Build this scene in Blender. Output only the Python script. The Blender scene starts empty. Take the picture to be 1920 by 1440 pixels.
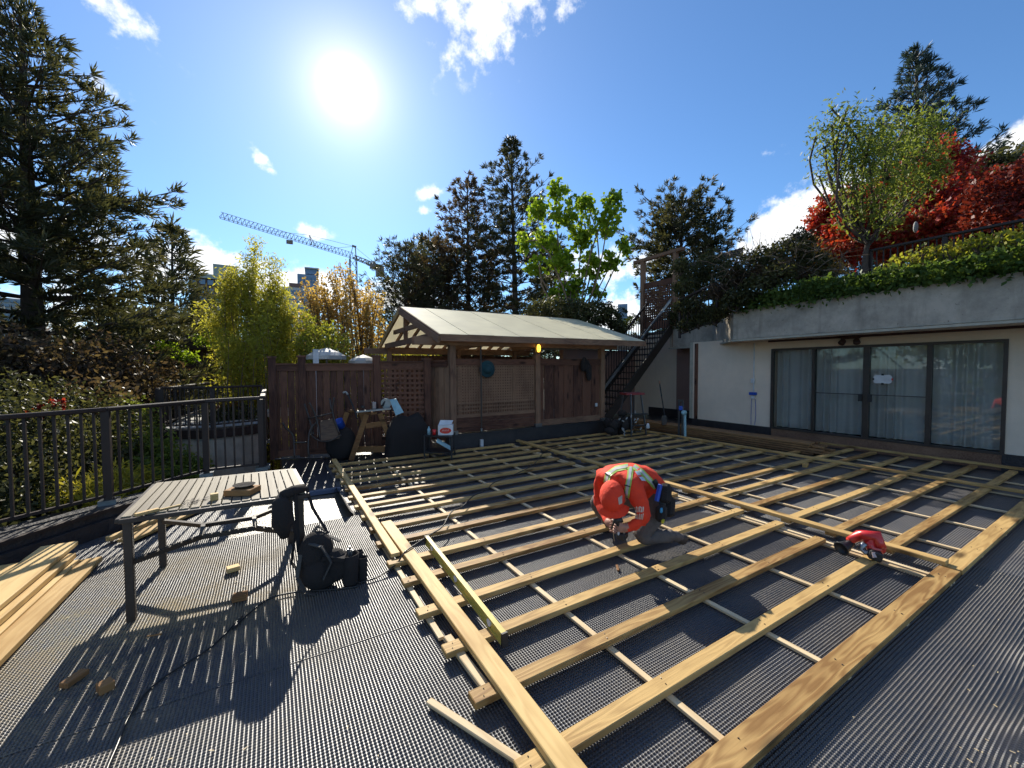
import bpy, bmesh, math, random
import numpy as np
from mathutils import Vector, Matrix, Euler
from mathutils.bvhtree import BVHTree
random.seed(7); rng = np.random.default_rng(7)
scene = bpy.context.scene
C = scene.collection
R = math.radians

# ------------------------------------------------------------------ camera
EYE = np.array([0., 0., 1.7]); FPX = 759.0
yaw, pitch, roll = R(30.75), R(2.14), R(-.34)
Fw = np.array([math.sin(yaw)*math.cos(pitch), math.cos(yaw)*math.cos(pitch), -math.sin(pitch)])
_r = np.array([math.cos(yaw), -math.sin(yaw), 0.]); _u = np.cross(_r, Fw)
Rt = _r*math.cos(roll)+_u*math.sin(roll); Up = -_r*math.sin(roll)+_u*math.cos(roll)
cam_d = bpy.data.cameras.new('camera'); cam = bpy.data.objects.new('camera', cam_d); C.objects.link(cam)
cam_d.sensor_width = 36; cam_d.lens = FPX/1920*36; cam_d.clip_start = .05; cam_d.clip_end = 3000
cam.matrix_world = Matrix(((Rt[0], Up[0], -Fw[0], EYE[0]), (Rt[1], Up[1], -Fw[1], EYE[1]), (Rt[2], Up[2], -Fw[2], EYE[2]), (0, 0, 0, 1)))
scene.camera = cam

# ------------------------------------------------------------------ light
SUN = np.array([0.1362, 0.8348, 0.5334]); SUN /= np.linalg.norm(SUN)
sun_el = math.asin(SUN[2]); sun_az = math.atan2(SUN[0], SUN[1])
sd = bpy.data.lights.new('sun', 'SUN'); sd.energy = 3.2; sd.angle = R(.53); sd.color = (1, .93, .80)
so = bpy.data.objects.new('sun', sd); C.objects.link(so)
so.rotation_euler = Vector(tuple(SUN)).to_track_quat('Z', 'Y').to_euler()
scene.view_settings.view_transform = 'Standard'; scene.view_settings.look = 'None'
scene.view_settings.exposure = 1.35; scene.view_settings.gamma = 1
scene.cycles.max_bounces = 7; scene.cycles.transparent_max_bounces = 12
scene.cycles.diffuse_bounces = 3; scene.cycles.glossy_bounces = 3; scene.cycles.transmission_bounces = 4
scene.cycles.use_denoising = True
scene.cycles.sample_clamp_indirect = 6

def ray(px, py): return Fw+Rt*(px-960)/FPX-Up*(py-720)/FPX
def G(px, py, z=0.):
    d = ray(px, py); return EYE+d*(z-EYE[2])/d[2]
def PV(px, py, v):
    d = ray(px, py); return EYE+d*v/d[1]
def PU(px, py, u):
    d = ray(px, py); return EYE+d*u/d[0]
def AT(px, py, D):
    d = ray(px, py); return EYE+d*D/np.hypot(d[0], d[1])

# ------------------------------------------------------------------ world: Nishita sky, aureole round the sun, scattered clouds
W = bpy.data.worlds.new('World'); scene.world = W; W.use_nodes = True
nt = W.node_tree; N = nt.nodes; L = nt.links; N.clear()
def wn(t, **k):
    n = N.new(t)
    for a, b in k.items(): setattr(n, a, b)
    return n
def wmath(op, a, b=None, clamp=False):
    n = N.new('ShaderNodeMath'); n.operation = op; n.use_clamp = clamp
    for i, x in enumerate((a, b)):
        if x is None: continue
        if isinstance(x, (int, float)): n.inputs[i].default_value = x
        else: L.new(x, n.inputs[i])
    return n.outputs[0]
sky = wn('ShaderNodeTexSky', sky_type='NISHITA', sun_disc=False, sun_elevation=sun_el, sun_rotation=sun_az, altitude=50, air_density=1.0, dust_density=.15, ozone_density=2.2)
tc = wn('ShaderNodeTexCoord'); dirv = tc.outputs['Generated']
nrm = wn('ShaderNodeVectorMath', operation='NORMALIZE'); L.new(dirv, nrm.inputs[0]); dirn = nrm.outputs[0]
def wdot(vec, base=None):
    n = N.new('ShaderNodeVectorMath'); n.operation = 'DOT_PRODUCT'
    L.new(base or dirn, n.inputs[0]); n.inputs[1].default_value = tuple(vec); return n.outputs['Value']
cs = wdot(SUN)
ang = wmath('ARCCOSINE', wmath('MINIMUM', cs, .99999))
# aureole: forward scattering of the haze round the sun
def gaus(x, s): return wmath('EXPONENT', wmath('MULTIPLY', wmath('MULTIPLY', x, x), -1/(s*s)))
aur = wmath('ADD', wmath('ADD', wmath('MULTIPLY', gaus(ang, .025), 3.0), wmath('MULTIPLY', gaus(ang, .075), .30)), wmath('MULTIPLY', wmath('EXPONENT', wmath('MULTIPLY', ang, -4.5)), .16))
# clouds
ns = wn('ShaderNodeTexNoise'); ns.inputs['Scale'].default_value = 9; ns.inputs['Detail'].default_value = 9; ns.inputs['Roughness'].default_value = .62
L.new(dirn, ns.inputs['Vector'])
clouds = [  # direction pixel, half widths (rad), tilt, weight
 (205, 8, .062, .026, -.40, .85), (243, 45, .030, .012, -.6, .6), (930, 15, .10, .065, 0.5, 1.0), (925, 75, .03, .045, .0, .7), (840, 5, .10, .035, .1, .8), (1065, 8, .04, .02, .3, .5),
 (492, 300, .026, .013, -.5, .95), (505, 318, .022, .009, -.3, .85), (798, 362, .026, .013, .3, .95), (795, 396, .018, .011, .1, .85),
 (590, 440, .028, .016, -.1, .9), (190, 155, .045, .018, -.5, .55), (1475, 420, .085, .038, .32, 1.6), (1540, 385, .06, .035, .4, 1.6), (1430, 460, .05, .02, .1, 1.2), (1885, 285, .07, .03, .35, 1.6), (1360, 340, .16, .020, .45, .28),
 (400, 495, .11, .035, -.1, 1.2), (300, 470, .06, .03, 0, 1.0), (560, 540, .14, .035, 0, 1.5), (730, 560, .12, .035, 0, 1.3), (1120, 500, .14, .05, 0, .9), (1160, 590, .10, .06, 0, 1.2), (130, 470, .22, .07, 0, .9), (40, 600, .3, .08, 0, .9)]
acc = None
for px, py, wx, wy, tilt, wgt in clouds:
    c = ray(px, py); c /= np.linalg.norm(c)
    rr = np.cross(c, [0, 0, 1]); rr /= np.linalg.norm(rr); uu = np.cross(rr, c)
    a = rr*math.cos(tilt)+uu*math.sin(tilt); b = -rr*math.sin(tilt)+uu*math.cos(tilt)
    x = wmath('MULTIPLY', wmath('SUBTRACT', wdot(a), float(a@c)), 1/wx); y = wmath('MULTIPLY', wmath('SUBTRACT', wdot(b), float(b@c)), 1/wy)
    front = wmath('GREATER_THAN', wdot(c), .5)
    g = wmath('MULTIPLY', wmath('MULTIPLY', wmath('EXPONENT', wmath('MULTIPLY', wmath('ADD', wmath('MULTIPLY', x, x), wmath('MULTIPLY', y, y)), -.9)), wgt), front)
    acc = g if acc is None else wmath('MAXIMUM', acc, g)
# unseen clouds added behind the camera, strengthened to lift fill light in the shade
n2 = wn('ShaderNodeTexNoise'); n2.inputs['Scale'].default_value = 2.2; n2.inputs['Detail'].default_value = 4; L.new(dirn, n2.inputs['Vector'])
back = wmath('MULTIPLY', wmath('LESS_THAN', wdot(Fw), .15), wmath('MULTIPLY', wmath('SUBTRACT', n2.outputs['Fac'], .49), 5.0, True))
acc = wmath('MAXIMUM', acc, back)
ns3 = wn('ShaderNodeTexNoise'); ns3.inputs['Scale'].default_value = 34; ns3.inputs['Detail'].default_value = 6; ns3.inputs['Roughness'].default_value = .6; L.new(dirn, ns3.inputs['Vector'])
dens = wmath('ADD', acc, wmath('ADD', wmath('MULTIPLY', wmath('SUBTRACT', ns.outputs['Fac'], .5), 2.0), wmath('MULTIPLY', wmath('SUBTRACT', ns3.outputs['Fac'], .5), 1.9)))
mr = wn('ShaderNodeMapRange', interpolation_type='SMOOTHSTEP'); L.new(dens, mr.inputs[0]); mr.inputs[1].default_value = .30; mr.inputs[2].default_value = 1.05
gate = wmath('MULTIPLY', mr.outputs[0], wmath('MULTIPLY', wmath('GREATER_THAN', acc, .04), 1.0))
gate = wmath('MULTIPLY', gate, wmath('MINIMUM', wmath('MULTIPLY', acc, 5.0), 1.0), True)
tint = wn('ShaderNodeMix', data_type='RGBA', blend_type='MULTIPLY'); tint.inputs[0].default_value = 1
L.new(sky.outputs[0], tint.inputs[6]); tint.inputs[7].default_value = (.66, .95, 1.20, 1)
addc = wn('ShaderNodeMix', data_type='RGBA', blend_type='ADD'); addc.inputs[0].default_value = 1; addc.clamp_result = False
aurc = wn('ShaderNodeVectorMath', operation='SCALE'); aurc.inputs[0].default_value = (13.0, 10.0, 8.0); L.new(aur, aurc.inputs['Scale'])
L.new(tint.outputs[2], addc.inputs[6]); L.new(aurc.outputs[0], addc.inputs[7])
cm = wn('ShaderNodeMix', data_type='RGBA'); L.new(wmath('MULTIPLY', gate, .93), cm.inputs[0]); L.new(addc.outputs[2], cm.inputs[6])
cm.inputs[7].default_value = (9.6, 9.6, 9.5, 1)
bg = wn('ShaderNodeBackground'); L.new(cm.outputs[2], bg.inputs[0]); bg.inputs[1].default_value = .056
wo = wn('ShaderNodeOutputWorld'); L.new(bg.outputs[0], wo.inputs[0])
W.cycles.sampling_method = 'MANUAL'; W.cycles.sample_map_resolution = 1024

# ------------------------------------------------------------------ tagging
def tag(o, label=None, cat=None, group=None, kind=None):
    if label: o['label'] = label
    if cat: o['category'] = cat
    if group: o['group'] = group
    if kind: o['kind'] = kind
    return o
def empty(name, loc=(0, 0, 0), rz=0, label=None, cat=None, group=None):
    o = bpy.data.objects.new(name, None); C.objects.link(o); o.location = tuple(loc); o.rotation_euler = (0, 0, rz)
    return tag(o, label, cat, group)
def link(name, me, mat, parent=None, world=True):
    o = bpy.data.objects.new(name, me); C.objects.link(o)
    if mat is not None:
        for m in (mat if isinstance(mat, (list, tuple)) else [mat]): me.materials.append(m) if len(me.materials) < 9 and m.name not in [x.name for x in me.materials] else None
    if parent is not None:
        o.parent = parent
        if world: o.matrix_parent_inverse = (Matrix.LocRotScale(parent.location, parent.rotation_euler, None) if parent.parent is None else Matrix()).inverted()
    return o

# ------------------------------------------------------------------ mesh builder
class MB:
    def __init__(s): s.v = []; s.f = []
    def add(s, vs, fs):
        n = len(s.v); s.v += [tuple(map(float, p)) for p in vs]; s.f += [tuple(i+n for i in f) for f in fs]; return s
    def box(s, c, sz, rz=0, rx=0, ry=0):
        m = Euler((rx, ry, rz)).to_matrix(); c = Vector([float(x) for x in c]); h = [x/2 for x in sz]
        vs = [c+m@Vector((a*h[0], b*h[1], d*h[2])) for a in (-1, 1) for b in (-1, 1) for d in (-1, 1)]
        return s.add(vs, [(0, 1, 3, 2), (4, 6, 7, 5), (0, 4, 5, 1), (2, 3, 7, 6), (0, 2, 6, 4), (1, 5, 7, 3)])
    def span(s, a, b): # box from min to max corner
        a = np.minimum(a, b); b2 = np.maximum(a, b); return s.box([(x+y)/2 for x, y in zip(a, b2)], [y-x for x, y in zip(a, b2)])
    def beam(s, p, q, w, h, up=(0, 0, 1)):
        p = Vector([float(x) for x in p]); q = Vector([float(x) for x in q]); d = (q-p).normalized(); u = Vector(up)
        sd_ = d.cross(u)
        if sd_.length < 1e-4: sd_ = d.cross(Vector((1, 0, 0)))
        sd_.normalize(); u = sd_.cross(d).normalized(); vs = []
        for e in (p, q):
            for a, b in ((-1, -1), (1, -1), (1, 1), (-1, 1)): vs.append(e+sd_*a*w/2+u*b*h/2)
        return s.add(vs, [(3, 2, 1, 0), (4, 5, 6, 7), (0, 1, 5, 4), (1, 2, 6, 5), (2, 3, 7, 6), (3, 0, 4, 7)])
    def tube(s, pts, r, n=6, cap=True):
        pts = [Vector([float(x) for x in p]) for p in pts]; k = len(pts); rs = r if isinstance(r, (list, tuple)) else [r]*k
        base = len(s.v); pu = None; vs = []
        for i, p in enumerate(pts):
            d = (pts[min(i+1, k-1)]-pts[max(i-1, 0)])
            d = d.normalized() if d.length > 1e-9 else Vector((0, 0, 1))
            if pu is None: pu = d.orthogonal().normalized()
            pu = (pu-d*pu.dot(d))
            pu = pu.normalized() if pu.length > 1e-6 else d.orthogonal().normalized()
            w = d.cross(pu)
            for j in range(n): a = 2*math.pi*j/n; vs.append(p+(pu*math.cos(a)+w*math.sin(a))*rs[i])
        fs = [(i*n+j, i*n+(j+1) % n, (i+1)*n+(j+1) % n, (i+1)*n+j) for i in range(k-1) for j in range(n)]
        if cap: fs += [tuple(range(n-1, -1, -1)), tuple(range((k-1)*n, k*n))]
        return s.add(vs, fs)
    def lathe(s, prof, c, n=16, axis=None):
        c = Vector([float(x) for x in c]); m = Matrix.Identity(3) if axis is None else Vector([float(x) for x in axis]).to_track_quat('Z', 'Y').to_matrix()
        vs = [c+m@Vector((r*math.cos(2*math.pi*j/n), r*math.sin(2*math.pi*j/n), z)) for r, z in prof for j in range(n)]
        k = len(prof); fs = [(i*n+j, i*n+(j+1) % n, (i+1)*n+(j+1) % n, (i+1)*n+j) for i in range(k-1) for j in range(n)]
        fs += [tuple(range(n-1, -1, -1)), tuple(range((k-1)*n, k*n))]
        return s.add(vs, fs)
    def ell(s, c, rad, n=12, m=8, rot=None):
        c = Vector([float(x) for x in c]); q = rot or Matrix.Identity(3); vs = []
        for i in range(1, m):
            t = math.pi*i/m
            for j in range(n): a = 2*math.pi*j/n; vs.append(c+q@Vector((rad[0]*math.sin(t)*math.cos(a), rad[1]*math.sin(t)*math.sin(a), rad[2]*math.cos(t))))
        vs += [c+q@Vector((0, 0, rad[2])), c-q@Vector((0, 0, rad[2]))]; T = len(vs)-2
        fs = [(i*n+j, (i+1)*n+j, (i+1)*n+(j+1) % n, i*n+(j+1) % n) for i in range(m-2) for j in range(n)]
        fs += [(T, j, (j+1) % n) for j in range(n)]+[(T+1, (m-2)*n+(j+1) % n, (m-2)*n+j) for j in range(n)]
        return s.add(vs, fs)
    def prism(s, pts, off):   # pts: planar loop of 3d points, off: extrusion vector
        n = len(pts); a = [np.array(p, float) for p in pts]; b = [p+np.array(off, float) for p in a]
        return s.add(a+b, [tuple(range(n-1, -1, -1)), tuple(range(n, 2*n))]+[(i, (i+1) % n, n+(i+1) % n, n+i) for i in range(n)])
    def build(s, name, mat, parent=None, smooth=False, bevel=0, fix=True):
        me = bpy.data.meshes.new(name); me.from_pydata(s.v, [], s.f)
        if fix or bevel:
            bm = bmesh.new(); bm.from_mesh(me)
            if bevel: bmesh.ops.bevel(bm, geom=bm.edges, offset=bevel, segments=1, affect='EDGES')
            if fix: bmesh.ops.recalc_face_normals(bm, faces=bm.faces)
            bm.to_mesh(me); bm.free()
        if smooth: me.shade_smooth()
        return link(name, me, mat, parent)

def npmesh(name, verts, quads, mat, parent=None, smooth=False):
    me = bpy.data.meshes.new(name); k = quads.shape[1]
    me.vertices.add(len(verts)); me.vertices.foreach_set('co', np.ascontiguousarray(verts, dtype=np.float32).ravel())
    me.loops.add(quads.size); me.loops.foreach_set('vertex_index', quads.astype(np.int32).ravel())
    me.polygons.add(len(quads)); me.polygons.foreach_set('loop_start', np.arange(0, quads.size, k, dtype=np.int32))
    try: me.polygons.foreach_set('loop_total', np.full(len(quads), k, dtype=np.int32))
    except Exception: pass
    me.update(calc_edges=True)
    if smooth: me.shade_smooth()
    return link(name, me, mat, parent)

def unit(a): return a/np.maximum(np.linalg.norm(a, axis=-1, keepdims=True), 1e-9)
def leaf_arrays(cen, size, aspect=.5, axis=None, spread=1.0, fold=.25):
    """diamond leaves: cen N x 3, axis N x 3 long direction or None"""
    n = len(cen); a = unit(rng.normal(size=(n, 3)))
    if axis is not None: a = unit(axis+spread*a)
    b = unit(np.cross(a, rng.normal(size=(n, 3)))); c = np.cross(a, b)
    s = (size if np.ndim(size) else np.full(n, size))[:, None]*(.7+.6*rng.random((n, 1)))
    v = np.stack([cen, cen+a*s*.5+b*s*aspect*.5+c*s*fold*.3, cen+a*s, cen+a*s*.5-b*s*aspect*.5+c*s*fold*.3], 1)
    return v.reshape(-1, 3)
def leaves(name, cen, size, mat, parent=None, **k):
    v = leaf_arrays(np.asarray(cen, float), size, **k); return npmesh(name, v, np.arange(len(v)).reshape(-1, 4), mat, parent)

# ------------------------------------------------------------------ materials
def newmat(name):
    m = bpy.data.materials.new(name); m.use_nodes = True; t = m.node_tree
    b = t.nodes['Principled BSDF']; return m, t, b
def node(t, ty, ins=None, **k):
    n = t.nodes.new(ty)
    for a, b in k.items(): setattr(n, a, b)
    for a, b in (ins or {}).items():
        if isinstance(b, bpy.types.NodeSocket): t.links.new(b, n.inputs[a])
        else: n.inputs[a].default_value = b
    return n
def mth(t, op, a, b=0.0, clamp=False):
    n = t.nodes.new('ShaderNodeMath'); n.operation = op; n.use_clamp = clamp
    for i, x in enumerate((a, b)):
        if isinstance(x, bpy.types.NodeSocket): t.links.new(x, n.inputs[i])
        else: n.inputs[i].default_value = x
    return n.outputs[0]
def c4(c): return tuple(c)+(1,) if len(c) == 3 else tuple(c)
def mixc(t, fac, a, b, blend='MIX'):
    n = t.nodes.new('ShaderNodeMix'); n.data_type = 'RGBA'; n.blend_type = blend
    for i, x in ((0, fac), (6, a), (7, b)):
        if isinstance(x, bpy.types.NodeSocket): t.links.new(x, n.inputs[i])
        else: n.inputs[i].default_value = x if i == 0 else c4(x)
    return n.outputs[2]
def plain(name, col, rough=.6, col2=None, scale=6, bump=.0, bscale=60, metal=0, spec=.5, coords='Object', coat=0):
    m, t, b = newmat(name)
    b.inputs['Roughness'].default_value = rough; b.inputs['Metallic'].default_value = metal; b.inputs['Specular IOR Level'].default_value = spec; b.inputs['Coat Weight'].default_value = coat
    tc = node(t, 'ShaderNodeTexCoord'); co = tc.outputs[coords]
    n1 = node(t, 'ShaderNodeTexNoise', {'Vector': co, 'Scale': scale, 'Detail': 6, 'Roughness': .65})
    c2 = col2 or tuple(x*.72 for x in col)
    f = mth(t, 'MULTIPLY', mth(t, 'SUBTRACT', n1.outputs['Fac'], .35), 2.8, True)
    t.links.new(mixc(t, f, c2, col), b.inputs['Base Color'])
    r = mth(t, 'ADD', mth(t, 'MULTIPLY', n1.outputs['Fac'], .25), rough-.12, True); t.links.new(r, b.inputs['Roughness'])
    if bump:
        n2 = node(t, 'ShaderNodeTexNoise', {'Vector': co, 'Scale': bscale, 'Detail': 5})
        bp = node(t, 'ShaderNodeBump', {'Strength': bump, 'Distance': .02, 'Height': n2.outputs['Fac']}); t.links.new(bp.outputs[0], b.inputs['Normal'])
    return m
def wood(name, light, dark, rough=.65, grain=1.0, knots=True, spec=.3, along='X'):
    """timber whose grain runs along local X"""
    m, t, b = newmat(name); b.inputs['Roughness'].default_value = rough; b.inputs['Specular IOR Level'].default_value = spec
    tc = node(t, 'ShaderNodeTexCoord'); oi = node(t, 'ShaderNodeObjectInfo')
    off = node(t, 'ShaderNodeCombineXYZ', {0: mth(t, 'MULTIPLY', oi.outputs['Random'], 37.), 1: mth(t, 'MULTIPLY', oi.outputs['Random'], 11.3), 2: mth(t, 'MULTIPLY', oi.outputs['Random'], 23.)})
    ad = node(t, 'ShaderNodeVectorMath', {0: tc.outputs['Object'], 1: off.outputs[0]}, operation='ADD')
    sc = {'X': (1.1, 9, 9), 'Y': (9, 1.1, 9), 'Z': (9, 9, 1.1)}[along]
    mp = node(t, 'ShaderNodeMapping', {'Vector': ad.outputs[0], 'Scale': sc})
    big = node(t, 'ShaderNodeTexNoise', {'Vector': mp.outputs[0], 'Scale': 1.0, 'Detail': 2, 'Roughness': .5})
    ringv = mth(t, 'MULTIPLY', big.outputs['Fac'], 26.*grain); ring = mth(t, 'ABSOLUTE', mth(t, 'SINE', ringv))
    ks = {'X': (3.4, 10, 10), 'Y': (10, 3.4, 10), 'Z': (10, 10, 3.4)}[along]
    kv = node(t, 'ShaderNodeMapping', {'Vector': ad.outputs[0], 'Scale': ks})
    vo = node(t, 'ShaderNodeTexVoronoi', {'Vector': kv.outputs[0], 'Scale': .55, 'Randomness': 1.0})
    fs = {'X': (3, 120, 120), 'Y': (120, 3, 120), 'Z': (120, 120, 3)}[along]
    fv = node(t, 'ShaderNodeMapping', {'Vector': ad.outputs[0], 'Scale': fs})
    fine = node(t, 'ShaderNodeTexNoise', {'Vector': fv.outputs[0], 'Scale': 1., 'Detail': 3})
    st = node(t, 'ShaderNodeTexNoise', {'Vector': ad.outputs[0], 'Scale': 1.6, 'Detail': 4})
    f = mth(t, 'ADD', mth(t, 'MULTIPLY', mth(t, 'POWER', ring, 2.5), .42), mth(t, 'MULTIPLY', fine.outputs['Fac'], .35), True)
    f = mth(t, 'ADD', f, mth(t, 'MULTIPLY', mth(t, 'SUBTRACT', st.outputs['Fac'], .5), 1.9), True)
    f = mth(t, 'ADD', f, mth(t, 'MULTIPLY', mth(t, 'SUBTRACT', oi.outputs['Random'], .5), .75), True)
    col = mixc(t, f, light, dark)
    if knots:
        k = node(t, 'ShaderNodeMapRange', {0: vo.outputs['Distance'], 1: .09, 2: .25, 3: 1., 4: 0.})
        col = mixc(t, mth(t, 'MULTIPLY', k.outputs[0], .85), col, tuple(x*.28 for x in dark))
    t.links.new(col, b.inputs['Base Color'])
    bp = node(t, 'ShaderNodeBump', {'Strength': .35, 'Distance': .003, 'Height': mth(t, 'ADD', fine.outputs['Fac'], mth(t, 'MULTIPLY', ring, .6))}); t.links.new(bp.outputs[0], b.inputs['Normal'])
    return m
def leafmat(name, cols, trans=.45, rough=.5, nscale=.8):
    """several leaf colours, picked leaf by leaf and drifting through the crown"""
    m, t, b = newmat(name); b.inputs['Roughness'].default_value = rough; b.inputs['Specular IOR Level'].default_value = .22
    ge = node(t, 'ShaderNodeNewGeometry'); tc = node(t, 'ShaderNodeTexCoord')
    n = node(t, 'ShaderNodeTexNoise', {'Vector': tc.outputs['Object'], 'Scale': nscale, 'Detail': 3})
    f = mth(t, 'ADD', mth(t, 'MULTIPLY', ge.outputs['Random Per Island'], .6), mth(t, 'MULTIPLY', mth(t, 'SUBTRACT', n.outputs['Fac'], .3), 1.1), True)
    cr = node(t, 'ShaderNodeValToRGB', {0: f}); e = cr.color_ramp.elements
    while len(e) < len(cols): e.new(.5)
    for i, c in enumerate(cols): e[i].position = i/(len(cols)-1); e[i].color = c4(c)
    t.links.new(cr.outputs[0], b.inputs['Base Color'])
    tr = node(t, 'ShaderNodeBsdfTranslucent'); t.links.new(mixc(t, 1.0, cr.outputs[0], (1.5, 1.45, .8), 'MULTIPLY'), tr.inputs[0])
    mx = node(t, 'ShaderNodeMixShader', {0: trans}); t.links.new(b.outputs[0], mx.inputs[1]); t.links.new(tr.outputs[0], mx.inputs[2])
    t.links.new(mx.outputs[0], t.nodes['Material Output'].inputs[0]); return m

M = {}
M['pine'] = wood('treated_timber', (.52, .34, .13), (.22, .115, .036))
M['pine2'] = wood('new_timber', (.62, .43, .18), (.40, .24, .08), grain=.7)
M['strip'] = wood('pale_strip', (.66, .52, .32), (.46, .33, .18), grain=.6, knots=False)
M['yellow'] = plain('yellow_level', (.62, .50, .10), .45)
M['cedarZ'] = wood('fence_cedar_upright', (.16, .072, .044), (.060, .026, .019), along='Z', rough=.8)
M['cedarX'] = wood('fence_cedar', (.17, .076, .046), (.068, .030, .021), rough=.8)
M['oldwoodX'] = wood('weathered_beam', (.27, .155, .095), (.13, .070, .046), rough=.85, knots=False)
M['oldwoodZ'] = wood('weathered_post', (.27, .155, .095), (.13, .070, .046), along='Z', rough=.85, knots=False)
M['stackwood'] = wood('brown_stack_timber', (.27, .15, .065), (.13, .065, .03), rough=.7, knots=False)
M['sawhorse'] = wood('sawhorse_timber', (.30, .155, .06), (.16, .075, .03), rough=.8)
M['rail'] = plain('brown_rail_paint', (.042, .028, .024), .5, scale=9, spec=.28)
M['membrane'] = plain('roof_membrane', (.030, .031, .036), .42, (.018, .019, .024), scale=3, bump=.4, bscale=90)
M['curb'] = plain('curb_membrane', (.040, .034, .034), .48, (.02, .018, .02), scale=5, bump=.5, bscale=30)
M['dark'] = plain('black_plastic', (.02, .02, .022), .45)
M['cloth'] = plain('black_fabric', (.026, .021, .020), .95, bump=.6, bscale=140)
M['steel'] = plain('grey_metal', (.30, .31, .33), .35, metal=.9)
M['white'] = plain('white_paint', (.72, .73, .74), .5)
M['tile'] = plain('concrete_block', (.36, .36, .35), .85, bump=.4)
M['tablesteel'] = plain('table_frame_paint', (.055, .040, .032), .42)
M['tableslat'] = wood('table_slats', (.215, .18, .125), (.15, .125, .09), knots=False, along='Y', grain=.4)
M['orange'] = plain('orange_fabric', (.82, .050, .012), .85, (.66, .036, .010), scale=14, bump=.35, bscale=35)
M['trouser'] = plain('grey_work_trousers', (.13, .11, .10), .9, (.09, .075, .07), scale=18, bump=.4, bscale=50)
M['skin'] = plain('skin', (.46, .23, .16), .55, scale=20)
M['boot'] = plain('boot_leather', (.05, .037, .03), .7)
M['hiviz'] = plain('reflective_tape', (.42, .62, .10), .4)
M['silver'] = plain('silver_tape', (.55, .55, .50), .35)
M['red'] = plain('red_plastic', (.60, .025, .02), .3, (.52, .02, .018), coat=.3)
M['blue'] = plain('blue_plastic', (.02, .09, .50), .4)
M['bluepale'] = plain('pale_blue_sheet', (.30, .50, .56), .5)
M['trunk'] = plain('bark', (.11, .075, .055), .95, (.05, .035, .027), scale=7, bump=1.0, bscale=22)
M['trunkpale'] = plain('pale_bark', (.26, .18, .12), .9, (.15, .10, .07), scale=9, bump=.6, bscale=30)
M['cord'] = plain('black_rubber_cord', (.02, .02, .02), .35)
M['ivory'] = plain('cream_panel', (.50, .46, .36), .7)
M['brownclad'] = plain('brown_cladding', (.085, .045, .04), .8)
def stucco(name, col, col2, spot=.5, sc=1.3):
    m, t, b = newmat(name); b.inputs['Roughness'].default_value = .92; b.inputs['Specular IOR Level'].default_value = .2
    tc = node(t, 'ShaderNodeTexCoord'); o = tc.outputs['Object']
    a = node(t, 'ShaderNodeTexNoise', {'Vector': o, 'Scale': sc, 'Detail': 8, 'Roughness': .7})
    v = node(t, 'ShaderNodeTexNoise', {'Vector': o, 'Scale': 26., 'Detail': 3, 'Roughness': .5})
    mp = node(t, 'ShaderNodeMapping', {'Vector': o, 'Scale': (5, 5, .5)}); dr = node(t, 'ShaderNodeTexNoise', {'Vector': mp.outputs[0], 'Scale': 1.3, 'Detail': 5})
    c = mixc(t, mth(t, 'MULTIPLY', mth(t, 'SUBTRACT', a.outputs['Fac'], .38), 4., True), col2, col)
    c = mixc(t, mth(t, 'MULTIPLY', mth(t, 'SUBTRACT', dr.outputs['Fac'], .55), 3.0*spot, True), c, tuple(x*.5 for x in col2))
    c = mixc(t, mth(t, 'MULTIPLY', mth(t, 'SUBTRACT', v.outputs['Fac'], .66), 9*spot, True), c, tuple(x*.35 for x in col2))
    t.links.new(c, b.inputs['Base Color'])
    f = node(t, 'ShaderNodeTexNoise', {'Vector': o, 'Scale': 160., 'Detail': 4})
    bp = node(t, 'ShaderNodeBump', {'Strength': .6, 'Distance': .006, 'Height': f.outputs['Fac']}); t.links.new(bp.outputs[0], b.inputs['Normal']); return m
M['concrete'] = stucco('stained_concrete', (.52, .45, .36), (.30, .265, .215), .8, 1.6)
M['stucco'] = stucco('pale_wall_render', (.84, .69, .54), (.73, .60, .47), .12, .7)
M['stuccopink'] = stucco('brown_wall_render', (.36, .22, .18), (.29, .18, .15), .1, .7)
def glassmat():
    m, t, b = newmat('window_glass'); gl = node(t, 'ShaderNodeBsdfGlossy', {'Roughness': .0, 'Color': (.9, .95, 1, 1)}); tp = node(t, 'ShaderNodeBsdfTransparent', {'Color': (.93, .95, .95, 1)})
    fr = node(t, 'ShaderNodeFresnel', {'IOR': 1.6}); mx = node(t, 'ShaderNodeMixShader', {0: mth(t, 'MULTIPLY', fr.outputs[0], .75, True)})
    t.links.new(tp.outputs[0], mx.inputs[1]); t.links.new(gl.outputs[0], mx.inputs[2]); t.links.new(mx.outputs[0], t.nodes['Material Output'].inputs[0]); return m
M['glass'] = glassmat()
def transmat(name, col, tcol, fac, rough=.6, scale=2):
    m, t, b = newmat(name); b.inputs['Roughness'].default_value = rough
    tc = node(t, 'ShaderNodeTexCoord'); n = node(t, 'ShaderNodeTexNoise', {'Vector': tc.outputs['Object'], 'Scale': scale, 'Detail': 5})
    cc = mixc(t, mth(t, 'MULTIPLY', mth(t, 'SUBTRACT', n.outputs['Fac'], .35), 2.5, True), tuple(x*.8 for x in col), col); t.links.new(cc, b.inputs['Base Color'])
    tr = node(t, 'ShaderNodeBsdfTranslucent', {'Color': c4(tcol)}); mx = node(t, 'ShaderNodeMixShader', {0: fac}); t.links.new(b.outputs[0], mx.inputs[1]); t.links.new(tr.outputs[0], mx.inputs[2])
    t.links.new(mx.outputs[0], t.nodes['Material Output'].inputs[0]); return m
M['roofsheet'] = transmat('pale_roof_sheet', (.93, .87, .62), (.93, .89, .76), .42)
M['canvas'] = transmat('parasol_canvas', (.70, .68, .64), (.7, .66, .6), .3)
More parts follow.
